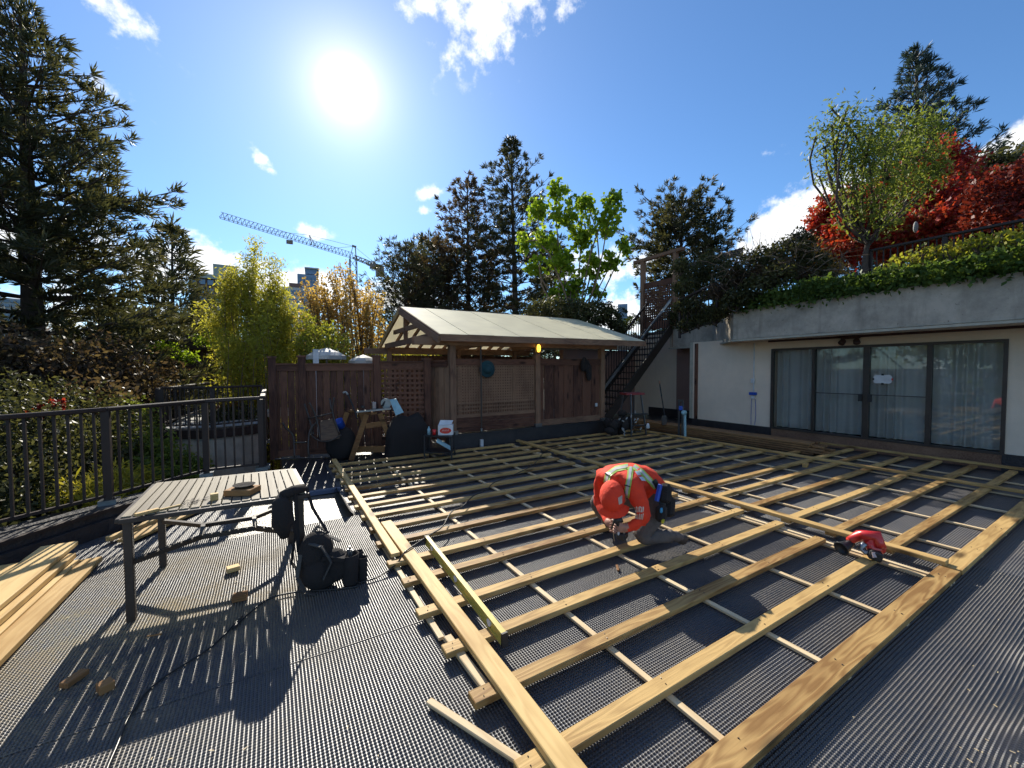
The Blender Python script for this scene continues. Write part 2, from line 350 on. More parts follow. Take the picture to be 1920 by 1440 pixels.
M['curtain'] = transmat('curtain_cloth', (.84, .82, .78), (.7, .68, .62), .3, .9)
def matdimple(name='dimpled_sheet'):
    m, t, b = newmat(name); b.inputs['Specular IOR Level'].default_value = .7; b.inputs['IOR'].default_value = 1.68
    tc = node(t, 'ShaderNodeTexCoord'); o = tc.outputs['Object']; sx = node(t, 'ShaderNodeSeparateXYZ', {0: o})
    k = 2*math.pi/PITCH
    h = mth(t, 'MULTIPLY', mth(t, 'ADD', mth(t, 'COSINE', mth(t, 'MULTIPLY', sx.outputs[0], k)), 1), mth(t, 'ADD', mth(t, 'COSINE', mth(t, 'MULTIPLY', sx.outputs[1], k)), 1))
    n = node(t, 'ShaderNodeTexNoise', {'Vector': o, 'Scale': 1.1, 'Detail': 6, 'Roughness': .7})
    n2 = node(t, 'ShaderNodeTexNoise', {'Vector': o, 'Scale': 70., 'Detail': 3})
    dist = node(t, 'ShaderNodeVectorMath', {0: o, 1: (-.75, 3.75, 0)}, operation='DISTANCE')
    near = mth(t, 'SUBTRACT', 1.0, mth(t, 'MULTIPLY', dist.outputs['Value'], .62), True)
    dust = mth(t, 'MULTIPLY', mth(t, 'MULTIPLY', mth(t, 'SUBTRACT', mth(t, 'ADD', mth(t, 'MULTIPLY', n.outputs['Fac'], 1.0), mth(t, 'MULTIPLY', n2.outputs['Fac'], .7)), .74), 4.0, True), mth(t, 'ADD', mth(t, 'MULTIPLY', near, .85), .14))
    base = mixc(t, n.outputs['Fac'], (.024, .027, .039), (.038, .041, .053))
    t.links.new(mixc(t, dust, base, (.34, .26, .13)), b.inputs['Base Color'])
    t.links.new(mth(t, 'ADD', mth(t, 'MULTIPLY', dust, .4), mth(t, 'ADD', mth(t, 'MULTIPLY', n.outputs['Fac'], .18), .38)), b.inputs['Roughness'])
    bp = node(t, 'ShaderNodeBump', {'Strength': .8, 'Distance': .0022, 'Height': h}); t.links.new(bp.outputs[0], b.inputs['Normal']); return m
PITCH = .0175
M['dimple'] = matdimple()
LM = {}
LM['pine'] = leafmat('pine_needles', [(.030, .036, .022), (.062, .064, .032), (.115, .10, .05)], .36)
LM['pinebrown'] = leafmat('warm_pine_needles', [(.038, .028, .022), (.085, .056, .038), (.13, .10, .055)], .42)
LM['blue'] = leafmat('blue_spruce_needles', [(.030, .050, .050), (.06, .085, .08)], .2)
LM['maple'] = leafmat('lime_maple_leaves', [(.11, .18, .015), (.20, .29, .025), (.30, .38, .05)], .6)
LM['bamboo'] = leafmat('bamboo_leaves', [(.14, .16, .03), (.32, .31, .05), (.48, .42, .08)], .6, nscale=.35)
LM['bronze'] = leafmat('bronze_leaves', [(.24, .17, .07), (.38, .24, .08), (.46, .35, .12)], .55, nscale=.5)
LM['yellow'] = leafmat('yellow_green_leaves', [(.13, .16, .02), (.26, .27, .04), (.36, .33, .07)], .5)
LM['red'] = leafmat('red_maple_leaves', [(.10, .010, .014), (.26, .018, .024), (.44, .055, .028), (.20, .16, .05)], .42)
LM['darkred'] = leafmat('dark_red_leaves', [(.06, .012, .012), (.15, .02, .018), (.22, .04, .02)], .4)
LM['green'] = leafmat('mid_green_leaves', [(.07, .10, .02), (.15, .19, .04), (.25, .28, .06)], .5)
LM['shrub'] = leafmat('dark_shrub_leaves', [(.026, .030, .014), (.062, .064, .028), (.13, .125, .05)], .4)
LM['ivy'] = leafmat('ivy_leaves', [(.035, .065, .016), (.08, .13, .03), (.15, .21, .045)], .4)
LM['gold'] = leafmat('golden_leaves', [(.16, .17, .02), (.34, .30, .04), (.42, .36, .10)], .5)
# ================================================================== GROUND AND ROOF DECK
def structure(o, label=None): o['kind'] = 'structure'; return o
def gz(u, v):   # gentle buckling of the laid sheets
    u = np.asarray(u, float); v = np.asarray(v, float)
    return .0035*np.sin(2.1*u+1.3*v)+.003*np.sin(4.3*v-1.7*u+1)+.011*np.sin(6.1*u+.8*np.sin(3*v))*np.exp(-((v+.4)/.8)**2)-.004
gm = plain('garden_ground', (.06, .065, .035), .95, (.035, .03, .02), scale=.4, bump=.5, bscale=5)
structure(MB().box((100, 300, -3.3), (2400, 2400, .4)).build('ground', gm))
DECK = MB()
# roof slab: a polygon with the curb outline on its left
outl = [(-9, -5), (14, -5), (14, 14), (2.95, 14), (.15, 10.2), (.15, 7.6), (-1.0, 7.9), (-2.0, 7.4), (-3.2, 6.0), (-9, 4.6)]
DECK.prism([(a, b, -.02) for a, b in outl], (0, 0, -.6))
structure(DECK.build('roof_deck', M['membrane']))

def sheet(name, u0, u1, v0, v1, label, z0=0.0, step=.06, hole=None):
    nu = int((u1-u0)/step)+1; nv = max(2, int((v1-v0)/step)+1)
    U, V = np.meshgrid(np.linspace(u0, u1, nu), np.linspace(v0, v1, nv), indexing='ij')
    Z = gz(U, V)+z0
    vs = np.stack([U, V, Z], -1).reshape(-1, 3); idx = np.arange(nu*nv).reshape(nu, nv)
    q = np.stack([idx[:-1, :-1], idx[1:, :-1], idx[1:, 1:], idx[:-1, 1:]], -1).reshape(-1, 4)
    cen = vs[q].mean(1)
    if hole is not None: q = q[~hole(cen[:, 0], cen[:, 1])]
    o = npmesh(name, vs, q, M['dimple'], smooth=True); tag(o, label, 'dimpled sheet', 'dimpled drainage sheets laid side by side'); o['_uv'] = 0
    del o['_uv']
    # real dimples where they can be made out
    us = np.arange(u0+PITCH/2, u1, PITCH); vv = np.arange(v0+PITCH/2, v1, PITCH)
    us = np.round(us/PITCH)*PITCH; vv = np.round(vv/PITCH)*PITCH
    PU_, PV_ = [a.ravel() for a in np.meshgrid(us, vv, indexing='ij')]
    D = np.hypot(PU_, PV_); az = np.arctan2(PU_, PV_)-yaw
    keep = (D < 5.2)&((np.abs(az) < R(59))|(D < .0))&(D > 1.0)
    if hole is not None: keep &= ~hole(PU_, PV_)
    PU_, PV_ = PU_[keep], PV_[keep]
    if len(PU_):
        a = np.arange(4)*math.pi/2+.785; r1, r2, h = PITCH*.42, PITCH*.30, .0060
        base = np.concatenate([np.stack([r1*np.cos(a), r1*np.sin(a), 0*a-.001], 1), np.stack([r1*.88*np.cos(a), r1*.88*np.sin(a), 0*a+h*.62], 1), [[0, 0, h]]])
        P = np.stack([PU_, PV_+.019*np.sin(6.5*PU_+2.5*np.sin(2*PV_)+PV_)*(PV_ < .6)*np.minimum(1, (.6-PV_)*2), gz(PU_, PV_)+z0], 1)
        vs = (P[:, None, :]+base[None]).reshape(-1, 3); k = np.arange(4); k2 = (k+1) % 4
        tri = np.concatenate([np.stack([k, k2, 4+k2], 1), np.stack([k, 4+k2, 4+k], 1), np.stack([4+k, 4+k2, np.full(4, 8)], 1)])
        T = (np.arange(len(P))[:, None, None]*9+tri[None]).reshape(-1, 3)
        d = npmesh('dimple', vs, T, M['dimple'], o, smooth=True); d['kind'] = 'stuff'
    return o
holef = lambda u, v: (u < .80)&(v > 4.95)&((u > -.42)|(v > 6.2))
sheet('dimpled_sheet', -2.6, 10.0, -1.6, .60, 'grooved black dimpled sheet nearest the camera, in front of the lowest joist', z0=.004)
sheet('dimpled_sheet', -2.6, 10.0, .58, 2.66, 'black dimpled sheet under the near joists, reaching left past the loose strip')
sheet('dimpled_sheet', -2.2, 10.0, 2.63, 4.53, 'black dimpled sheet under the worker and the slatted table, dusted with sawdust', z0=.004)
sheet('dimpled_sheet', -2.1, 10.0, 4.51, 7.85, 'black dimpled sheet cut out round the puddle, running back to the pavilion kerb', hole=holef)
# curled flap of sheet beside the puddle
fl = []; nn = 14
for i in range(nn+1):
    t = i/nn
    for j in range(9):
        s = j/8; u = .80-.20*(1-s)*(1-.2*t)-.02*t; z = .012+.15*(1-s)**1.6*(1-.25*t)
        fl.append((u+.10*(1-s), 4.98+1.12*t+.0*s, z))
q = np.array([(i*9+j, (i+1)*9+j, (i+1)*9+j+1, i*9+j+1) for i in range(nn) for j in range(8)])
tag(npmesh('sheet_flap', np.array(fl), q, M['dimple'], smooth=True), 'ribbed flap of dimpled sheet curling up at the right edge of the puddle', 'sheet flap')
wm, wt, wb = newmat('wet_slab'); o_ = node(wt, 'ShaderNodeTexCoord').outputs['Object']
na = node(wt, 'ShaderNodeTexNoise', {'Vector': o_, 'Scale': 2.2, 'Detail': 6}); nb = node(wt, 'ShaderNodeTexNoise', {'Vector': o_, 'Scale': 90., 'Detail': 2})
wt.links.new(mixc(wt, mth(wt, 'MULTIPLY', mth(wt, 'SUBTRACT', na.outputs['Fac'], .45), 7., True), (.05, .035, .018), (.075, .075, .065)), wb.inputs['Base Color'])
wb.inputs['Roughness'].default_value = .34; wb.inputs['Specular IOR Level'].default_value = .5
wt.links.new(node(wt, 'ShaderNodeBump', {'Strength': .8, 'Distance': .006, 'Height': nb.outputs['Fac']}).outputs[0], wb.inputs['Normal'])
structure(MB().box((.19, 5.52, -.012), (1.25, 1.18, .008)).build('wet_slab', wm))
mm, mt_, mb_ = newmat('dark_sheet'); mb_.inputs['Base Color'].default_value = (.035, .045, .075, 1); mb_.inputs['Roughness'].default_value = .28
nb2 = node(mt_, 'ShaderNodeTexNoise', {'Vector': node(mt_, 'ShaderNodeTexCoord').outputs['Object'], 'Scale': 60., 'Detail': 2}); mt_.links.new(node(mt_, 'ShaderNodeBump', {'Strength': .7, 'Distance': .006, 'Height': nb2.outputs['Fac']}).outputs[0], mb_.inputs['Normal'])
rollv = [(-.45+.05*i, 6.02+.08*math.sin(math.pi*j/10)*0+.30*j/10, .004+.05*math.sin(math.pi*min(1, j/7))) for i in range(26) for j in range(11)]
q = np.array([(i*11+j, (i+1)*11+j, (i+1)*11+j+1, i*11+j+1) for i in range(25) for j in range(10)])
tag(npmesh('membrane_fold', np.array(rollv), q, mm, smooth=True), 'smooth blue-black membrane fold lying behind the puddle', 'membrane')

# ================================================================== DECK FRAME
frame = empty('deck_frame', (4.5, 4.5, 0), label='large grid of treated timber joists screwed over pale strips on the dimpled sheet', cat='deck frame')
def lumber(name, p, q, w, t, mat, parent=None, zc=None, bevel=.004):
    p = Vector([float(x) for x in p]); q = Vector([float(x) for x in q]); d = q-p; L_ = d.length; d.normalize()
    sidev = Vector((0, 0, 1)).cross(d).normalized(); up = d.cross(sidev)
    o = MB().box((0, 0, 0), (L_, w, t)).build(name, mat, bevel=bevel)
    mw = Matrix((( d.x, sidev.x, up.x, (p.x+q.x)/2), (d.y, sidev.y, up.y, (p.y+q.y)/2), (d.z, sidev.z, up.z, (p.z+q.z)/2), (0, 0, 0, 1)))
    if parent is not None:
        o.parent = parent; o.matrix_parent_inverse = Matrix.LocRotScale(parent.location, parent.rotation_euler, None).inverted()
    o.matrix_basis = mw; return o
jv = [.955, 1.365, 1.785, 2.19, 2.625, 3.07, 3.43, 3.88, 4.27, 4.68, 5.08, 5.50, 5.91, 6.31, 6.72, 7.12, 7.55]
rnd = random.Random(3)
for i, v in enumerate(jv):
    w = .125 if i == 0 else .092; z = .048
    e1 = [4.68, 4.52, 4.50, 4.6, 4.63][i % 5]; a = rnd.uniform(-.006, .006)
    s0 = .82+rnd.uniform(-.015, .015)
    lumber('joist', (s0, v+a, z), (e1, v-a, z), w, .038, M['pine'], frame)
    lumber('joist', (4.715, v+rnd.uniform(-.01, .01), z+.0005), (8.3+rnd.uniform(-.03, .05), v+rnd.uniform(-.01, .01), z+.0005), w*.98, .038, M['pine'], frame)
    if v < 4.2: lumber('joist', (8.38, v+.02+rnd.uniform(-.01, .01), z), (9.95, v+.02, z), .09, .038, M['pine'], frame)
for u in (.885, 1.72, 2.665, 3.545, 4.47, 4.545, 5.385, 6.27, 7.25, 8.25, 9.1):
    lumber('sleeper', (u-.01, .90 if u > 1.2 else 2.35, .0185), (u+rnd.uniform(-.01, .01), 7.8, .0185), .038, .019, M['strip'], frame, bevel=.002)
def board(label, p, q, w, t, mat=None, name='timber_board', cat='board', group=None): return tag(lumber(name, p, q, w, t, mat or M['pine2']), label, cat, group)
zt = .086
board('wide yellow plank lying across the near joist ends, left of the spirit level', (1.005, 4.31, zt), (.995, .35, zt), .108, .038)
board('narrow timber lying along the left joist ends beyond the wide yellow plank', (.935, 7.85, zt), (.845+.05, 3.5, zt), .078, .034)
board('long timber laid across the joists just behind the orange-clad worker', (4.74, 7.74, zt), (4.74, .985, zt), .09, .038, M['pine'])
board('long timber on the joists in front of the dark board stack by the glass doors', (8.20, 9.2, zt), (8.25, .1, zt), .09, .038, M['pine'])
board('short timber in front of the glass doors, behind the last joists', (9.97, 4.1, zt+.01), (10.0, 1.2, zt+.01), .09, .038, M['pine'])
board('pale loose strip on the black sheet at the lower left of the joists', (.645, 1.93, .022), (.90, 1.37, .022), .040, .019, M['strip'])
board('short pale offcut lying along the left joist ends near the yellow level', (.905, 2.33, .03), (.93, 1.80, .03), .05, .03, M['strip'])
board('brown trim board lying on the sheet at the foot of the sliding glass doors', (9.9, 5.9, .05), (10.02, 4.4, .05), .14, .03, M['oldwoodX'])
# yellow spirit level
lv = empty('spirit_level', (1.18, 2.83, .067), label='long yellow spirit level standing on edge across the near joists', cat='spirit level')
pa, pb = np.array((1.215, 3.62, .105)), np.array((1.145, 2.03, .105))
MB().beam(pa, pb, .012, .060).beam(pa+[0, 0, .033], pb+[0, 0, .033], .034, .010).beam(pa-[0, 0, .033], pb-[0, 0, .033], .034, .010).build('rail', M['yellow'], lv)
for t in (.12, .5, .88):
    c = pa+(pb-pa)*t; MB().lathe([(.004, -.017), (.024, -.016), (.024, .016), (.004, .017)], c, 16, axis=(1, 0, 0)).build('vial', M['white'], lv)
for p in (pa, pb): MB().box(p, (.04, .014, .082), rz=.04).build('end_cap', M['dark'], lv)

m = MB()
for i, v in enumerate(jv[:10]):
    for u in (.885, 1.72, 2.665, 3.545, 4.47, 5.385, 6.27, 7.25):
        for d in (-.02, .02): m.tube([(u+d*.4+rnd.uniform(-.01, .01), v+d, .0668), (u+d*.4, v+d, .0682)], .0045, 6)
o_ = m.build('screw_head', M['tablesteel'], frame, fix=False); o_['kind'] = 'stuff'
# loose wooden blocks
def block(px, py, label, z=0.01, s=(.09, .07, .038), rz=.4, mat=None, rx=0.):
    p = G(px, py, z); o = MB().box((0, 0, 0), s).build('wood_block', mat or M['sawhorse'], bevel=.003); o.location = (p[0], p[1], z+s[2]/2); o.rotation_euler = (rx, 0, rz)
    return tag(o, label, 'wood block')
block(437, 1070, 'small pale block alone on the sunny sheet under the slatted table', mat=M['pine2'], rz=.2)
block(140, 1277, 'dark wedge-shaped offcut in the table shadow, lower left', s=(.11, .05, .03), rz=1.0)
block(198, 1294, 'square offcut in the table shadow right of the wedge-shaped one', s=(.06, .065, .045), rz=.5)
block(450, 1124, 'offcut lying where the table shadow begins, above the black cord', s=(.09, .07, .045), rz=-.1)
block(1510, 876, 'small block standing on a joist before the board stack', z=.068, s=(.09, .06, .07), rz=.1, mat=M['pine'])
block(1158, 1066, 'tiny reddish wood chip on the sheet below the worker', s=(.10, .02, .012), rz=.9)
# lumber pile far left
def pile(pts, label):
    for (a, b, w, t, lab) in pts: board(lab, a, b, w, t, M['pine2'], group='new planks piled on the left')
dl = np.array((-.06, 1., 0)); 
def lp(px, py, z, L_, ang): p = G(px, py, z); d = np.array((math.sin(ang), math.cos(ang), 0)); return p, p-d*L_
an = R(1.5)
for px, py, z, w, t, L_, dz, lab in [
  (112, 1023, .155, .235, .038, 3.2, 0, 'widest new plank lying on top of the left lumber pile'),
  (122, 1044, .106, .14, .045, 3.1, 0, 'second plank down in the left lumber pile, under the widest one'),
  (130, 1056, .058, .14, .040, 3.0, 0, 'third plank down in the left lumber pile, nearly hidden'),
  (172, 1050, .040, .14, .040, 3.1, 0, 'lowest new plank of the left pile, jutting out towards the table'),
  (18, 1062, .05, .12, .045, 3.0, 0, 'short-ended plank at the far left edge of the picture')]:
    p, q_ = lp(px, py, z, L_, an); board(lab, p, q_, w, t, M['pine2'], group='new planks piled on the left')
for a, b, w, t, lab in [((-1.42, 5.42, .045), (-.80, 6.35, .045), .06, .045, 'orange-brown timber leaning along the kerb behind the table legs'), ((-1.28, 5.32, .03), (-.62, 6.4, .03), .15, .03, 'short flat board beside the kerb, striped by railing shadows')]:
    board(lab, a, b, w, t, M['pine2'])

# ================================================================== KERB AND RAILING ON THE LEFT
ZC = .24
cur = [G(-260, 1095, ZC), G(0, 1018, ZC), G(195, 957, ZC), G(285, 934, ZC), G(390, 906, ZC), G(515, 890, ZC)]
cb = empty('roof_kerb', tuple(cur[2][:2])+(0,), label='black membrane-covered kerb running along the left roof edge under the railing', cat='kerb')
def offs(poly, d):
    out = []
    for i, p in enumerate(poly):
        a = poly[max(i-1, 0)]; b = poly[min(i+1, len(poly)-1)]; t = np.array(b[:2])-np.array(a[:2]); t /= np.linalg.norm(t); out.append(np.array([p[0]-t[1]*d, p[1]+t[0]*d, p[2]]))
    return out
def wallstrip(mb, poly, d0, d1, z0, z1):
    A = offs(poly, d0); B = offs(poly, d1); n = len(A)
    vs = []
    for a, b in zip(A, B): vs += [(a[0], a[1], z0), (a[0], a[1], z1), (b[0], b[1], z1), (b[0], b[1], z0)]
    fs = [(0, 1, 2, 3), tuple((n-1)*4+k for k in (3, 2, 1, 0))]
    for i in range(n-1):
        for k in range(4): fs.append((i*4+k, (i+1)*4+k, (i+1)*4+(k+1) % 4, i*4+(k+1) % 4))
    mb.add(vs, fs); return mb
wallstrip(MB(), cur, -.06, .34, -.02, ZC-.09).build('kerb_base', M['curb'], cb)
wallstrip(MB(), cur, -.005, .32, ZC-.088, ZC-.002).build('kerb_top', M['curb'], cb)
wallstrip(MB(), cur, -.03, .02, ZC-.02, ZC+.012).build('metal_flashing', M['rail'], cb)

def railing(label, posts, zb, ztop, nb, name='metal_railing', r=.011, postw=.07, baseplate=True, mat=None, rail_over=None, low=.09):
    mat = mat or M['rail']
    ro = empty(name, posts[0], label=label, cat='railing')
    for i, p in enumerate(posts):
        p = np.array(p, float)
        MB().span((p[0]-postw/2, p[1]-postw/2, p[2]), (p[0]+postw/2, p[1]+postw/2, ztop[i]-.02)).build('post', mat, ro)
        if baseplate: MB().span((p[0]-.075, p[1]-.075, p[2]-.012), (p[0]+.075, p[1]+.075, p[2]+.05)).build('post_base', M['steel'], ro)
    for i in range(len(posts)-1):
        a = np.array(posts[i], float); b = np.array(posts[i+1], float)
        ta = np.array([a[0], a[1], ztop[i]]); tb = np.array([b[0], b[1], ztop[i+1]])
        MB().beam(ta, tb, .075, .045).build('handrail', mat, ro, bevel=.008)
        la = a+[0, 0, low]; lb = b+[0, 0, low]
        MB().beam(la, lb, .035, .03).build('bottom_rail', mat, ro)
        n = nb[i]
        for k in range(1, n):
            t = k/n; p = la+(lb-la)*t; q = ta+(tb-ta)*t
            MB().beam(p, q-[0, 0, .02], r*2, r*2, up=(1, 0, 0)).build('baluster', mat, ro)
    return ro
bp_ = [G(-330, 1080, ZC), G(205, 944, ZC), G(388, 893, ZC), G(491, 881, ZC)]
D_ = [np.hypot(p[0], p[1]) for p in bp_]
zt_ = [AT(px, py, d)[2] for px, py, d in zip((-330, 190, 380, 488), (838, 768, 752, 746), D_)]
zt_[0] = zt_[1]+.0
railing('brown metal railing on the left kerb in front of the dark conifers', bp_, None, zt_, [16, 10, 6])
# far side return running back along the fence
r0 = np.array(bp_[3]); r1 = np.array((-.12, 9.6, ZC))
railing('short return of brown railing running back beside the wooden fence', [r0+[.03, .12, 0], r1], None, [zt_[3], zt_[3]], [14])

# ================================================================== LOWER TERRACE WITH PLANTER BEYOND THE KERB
ter = empty('planter_terrace', (-1.6, 11, 0), label='concrete planter terrace with brown coping seen through the left railing', cat='terrace')
ta, tb, tc_ = AT(298, 860, 11.2), AT(400, 868, 10.6), AT(500, 872, 10.9)
zt1 = AT(400, 822, 10.6)[2]; zt0 = AT(400, 806, 10.6)[2]
poly = [ta, tb, tc_]
wallstrip(MB(), poly, 0, .3, -3.2, zt1).build('concrete_wall', M['concrete'], ter)
wallstrip(MB(), poly, -.05, .34, zt1+.002, zt0).build('coping', M['rail'], ter)
MB().prism([(ta[0], ta[1]+.3, zt0-.02), (tc_[0], tc_[1]+.3, zt0-.02), (tc_[0]+.1, tc_[1]+6, zt0-.02), (ta[0]-.1, ta[1]+6, zt0-.02)], (0, 0, -.5)).build('terrace_floor', M['tile'], ter)
tz = zt0
T1 = [np.array((ta[0]+.05, ta[1]+.15, tz)), np.array((tb[0], tb[1]+.2, tz)), np.array((tc_[0]-.05, tc_[1]+.2, tz))]
railing('railing on the front coping of the planter terrace', T1, None, [AT(300, 728, 11.2)[2]]*3, [11, 10], name='terrace_railing', r=.010, postw=.09, baseplate=False)
T2 = [T1[0]+[-.1, .2, 0], np.array(tuple(AT(384, 800, 15.5)[:2])+(tz,)), np.array(tuple(AT(520, 800, 15.8)[:2])+(tz,))]
railing('railing along the back of the planter terrace before the brown building', T2, None, [AT(384, 719, 15.5)[2]]*3, [18, 10], name='terrace_railing', r=.010, postw=.07, baseplate=False)
pl = AT(470, 790, 13.0)
MB().span((pl[0]-1.0, pl[1]-.2, tz-.02), (pl[0]+.9, pl[1]+.7, AT(470, 768, 13)[2])).build('planter_box', M['concrete'], ter)

# brown building far left
bd = empty('brown_building', AT(380, 700, 19), label='dark brown low building with a cream panel behind the planter terrace', cat='building')
def billbox(px0, px1, py0, py1, D, dep, mat, name, parent, zb=None):
    """upright box whose front spans two pixel columns at distance D"""
    a = AT(px0, py1, D); b = AT(px1, py1, D); zt2 = AT((px0+px1)/2, py0, D)[2]; z1 = AT((px0+px1)/2, py1, D)[2] if zb is None else zb
    n = unit(np.array([a[0]+b[0], a[1]+b[1], 0])); n2 = np.array([n[0]*dep, n[1]*dep, 0])
    P_ = [np.array((a[0], a[1], z1)), np.array((b[0], b[1], z1)), np.array((b[0], b[1], zt2)), np.array((a[0], a[1], zt2))]
    return MB().prism(P_, n2).build(name, mat, parent)
billbox(240, 560, 655, 760, 19, 6, M['brownclad'], 'wall', bd, zb=-3)
billbox(345, 384, 692, 725, 18.96, .03, M['ivory'], 'cream_panel', bd)
billbox(350, 366, 672, 690, 18.96, .03, M['oldwoodX'], 'shutter', bd)
billbox(225, 575, 640, 656, 18.6, 7, M['rail'], 'roof_edge', bd)

# ================================================================== FENCE BEHIND THE CLUTTER
FZ = 0.0
fn = empty('board_fence', (1.4, 8.8, 0), label='dark brown board fence with capped posts and a lattice bay, left of the pavilion', cat='fence')
fp = [np.array(AT(510, 700, 8.95))*[1, 1, 0], np.array(AT(566, 700, 8.9))*[1, 1, 0], np.array(AT(706, 700, 8.75))*[1, 1, 0], np.array(AT(800, 700, 8.7))*[1, 1, 0]]
def fpost(p, w=.13, h=1.93, mat=None, parent=fn):
    po = MB().span((p[0]-w/2, p[1]-w/2, 0), (p[0]+w/2, p[1]+w/2, h)).build('fence_post', mat or M['cedarZ'], parent)
    MB().span((p[0]-w*.62, p[1]-w*.62, h), (p[0]+w*.62, p[1]+w*.62, h+.035)).build('post_cap', mat or M['cedarZ'], po)
for p, h in zip(fp, (1.93, 1.95, 1.96, 1.90)): fpost(p, h=h)
def fbay(a, b, z0, z1, n, parent, thick=.022, backrails=True, bmat=None, gaps=.008):
    a = np.array(a[:2]); b = np.array(b[:2]); d = (b-a)/np.linalg.norm(b-a); ang = math.atan2(d[1], d[0]); Lb = np.linalg.norm(b-a)
    w = Lb/n
    for k in range(n):
        c = a+d*(k+.5)*w; off = (-1)**k*.007
        MB().box((c[0]-d[1]*off, c[1]+d[0]*off, (z0+z1)/2-.04), (w-gaps, thick, z1-z0-.08-rnd.uniform(0, .01)), rz=ang).build('fence_board', bmat or M['cedarZ'], parent)
    if backrails:
        for z, hh, th in ((z1-.05, .13, .05), (z0+.05, .12, .05)):
            c = (a+b)/2; lo = MB().box((0, 0, 0), (Lb-.10, th, hh)).build('rail', M['cedarX']); lo.parent = parent; lo.matrix_parent_inverse = Matrix.LocRotScale(parent.location, parent.rotation_euler, None).inverted(); lo.matrix_basis = Matrix.LocRotScale((c[0], c[1]-.012, z), Euler((0, 0, ang)), None)
        c = (a+b)/2; MB().box((c[0], c[1], z1+.016), (Lb-.13, .12, .03), rz=ang).build('cap_rail', M['cedarX'], parent)
fbay(fp[0], fp[1], .05, 1.80, 4, fn); fbay(fp[1], fp[2], .05, 1.80, 11, fn)
def lattice(a, b, z0, z1, pitch, slat, parent, mat, thick=.012, cap=True):
    a = np.array(a[:2]); b = np.array(b[:2]); Lb = np.linalg.norm(b-a); d = (b-a)/Lb; ang = math.atan2(d[1], d[0]); m = MB(); n = int(Lb/pitch)
    for k in range(n+1):
        c = a+d*(k*Lb/n); m.box((c[0], c[1], (z0+z1)/2), (slat, thick, z1-z0), rz=ang)
    n = int((z1-z0)/pitch)
    for k in range(n+1):
        c = (a+b)/2; m.box((c[0]+d[1]*thick*1.05, c[1]-d[0]*thick*1.05, z0+(z1-z0)*k/n), (Lb, thick, slat), rz=ang)
    o = m.build('lattice', mat, parent); o['kind'] = 'stuff'; return o
la, lb = fp[2]+(fp[3]-fp[2])*.07, fp[3]-(fp[3]-fp[2])*.05
lattice(la, lb, .30, 1.72, .098, .048, fn, M['cedarZ'])
c_ = (fp[2]+fp[3])/2; dv = fp[3]-fp[2]; ang_ = math.atan2(dv[1], dv[0]); Lf = np.linalg.norm(dv)
MB().box((c_[0], c_[1], 1.78), (Lf-.12, .05, .13), rz=ang_).build('rail', M['cedarX'], fn); MB().box((c_[0], c_[1], 1.86), (Lf-.13, .12, .03), rz=ang_).build('cap_rail', M['cedarX'], fn)
MB().box((c_[0], c_[1], .2), (Lf-.12, .04, .22), rz=ang_).build('rail', M['cedarX'], fn)

# ================================================================== PAVILION
pv = empty('garden_pavilion', (5.3, 8.6, 0), label='open timber pavilion with a pale sheet roof, lattice and board walls on a black kerb', cat='pavilion')
V0 = 7.95; UL, UM, UR = 3.27, 5.42, 7.48; VB = 12.1
MB().span((UL-.12, V0-.08, -.02), (UR+.10, V0+.14, .30)).build('kerb', M['curb'], pv); MB().span((UL-.14, V0-.10, .30), (UR+.12, V0+.16, .325)).build('kerb_flashing', M['membrane'], pv)
for u, zt2 in ((UL, 2.36), (UM, 2.36), (UR, 2.36)):
    MB().span((u-.065, V0-.05, .34), (u+.065, V0+.08, zt2)).build('post', M['oldwoodZ'], pv)
    MB().span((u-.09, V0-.075, .326), (u+.09, V0+.105, .40)).build('post_foot', M['steel'], pv)
for u in (3.0, 5.2, 7.3): MB().span((u-.06, VB-.06, 0), (u+.06, VB+.06, 2.30)).build('post', M['oldwoodZ'], pv)
MB().span((2.45, V0-.07, 2.20), (7.95, V0-.025, 2.36)).build('beam', M['oldwoodX'], pv); MB().span((2.45, V0+.055, 2.20), (7.95, V0+.10, 2.36)).build('beam', M['oldwoodX'], pv)
MB().span((2.3, VB-.03, 2.16), (7.9, VB+.03, 2.32)).build('beam', M['oldwoodX'], pv)
# roof
EL, ER = np.array((2.87, 7.58, 2.375)), np.array((8.20, 7.15, 2.365)); AL, AR = np.array(PV(750, 576, 10.2)), np.array(PV(1082, 600, 10.17)); BL = np.array(PV(710, 652, 12.6)); BR = BL+(AR-AL)
RN = 15
for nm, a0, a1, b0, b1 in (('front', EL, ER, AL, AR), ('back', BL, BR, AL, AR)):
    nsh = 9
    for i in range(nsh):
        t0, t1 = i/nsh, (i+1)/nsh-.002; h = .004*(i % 2)
        q4 = [a0+(a1-a0)*t0, a0+(a1-a0)*t1, b0+(b1-b0)*t1, b0+(b1-b0)*t0]
        q4 = [p+[0, 0, .02+h] for p in q4]
        MB().prism(q4, (0, 0, .006)).build('roof_sheet', M['roofsheet'], pv)
    for i in range(RN):
        t = i/(RN-1); p = a0+(a1-a0)*t; q = b0+(b1-b0)*t; MB().beam(p+[0, 0, -.035], q+[0, 0, -.035], .042, .10).build('rafter', M['oldwoodX'], pv)
MB().beam(AL+[-.02, 0, -.06], AR+[0, 0, -.06], .04, .18).build('ridge_board', M['oldwoodX'], pv)
MB().beam(EL+[0, -.02, -.05], ER+[0, -.02, -.05], .03, .13).build('fascia_board', M['oldwoodX'], pv)
MB().beam(BL+[0, .02, -.03], BR+[0, .02, -.03], .03, .09).build('fascia_board', M['oldwoodX'], pv)
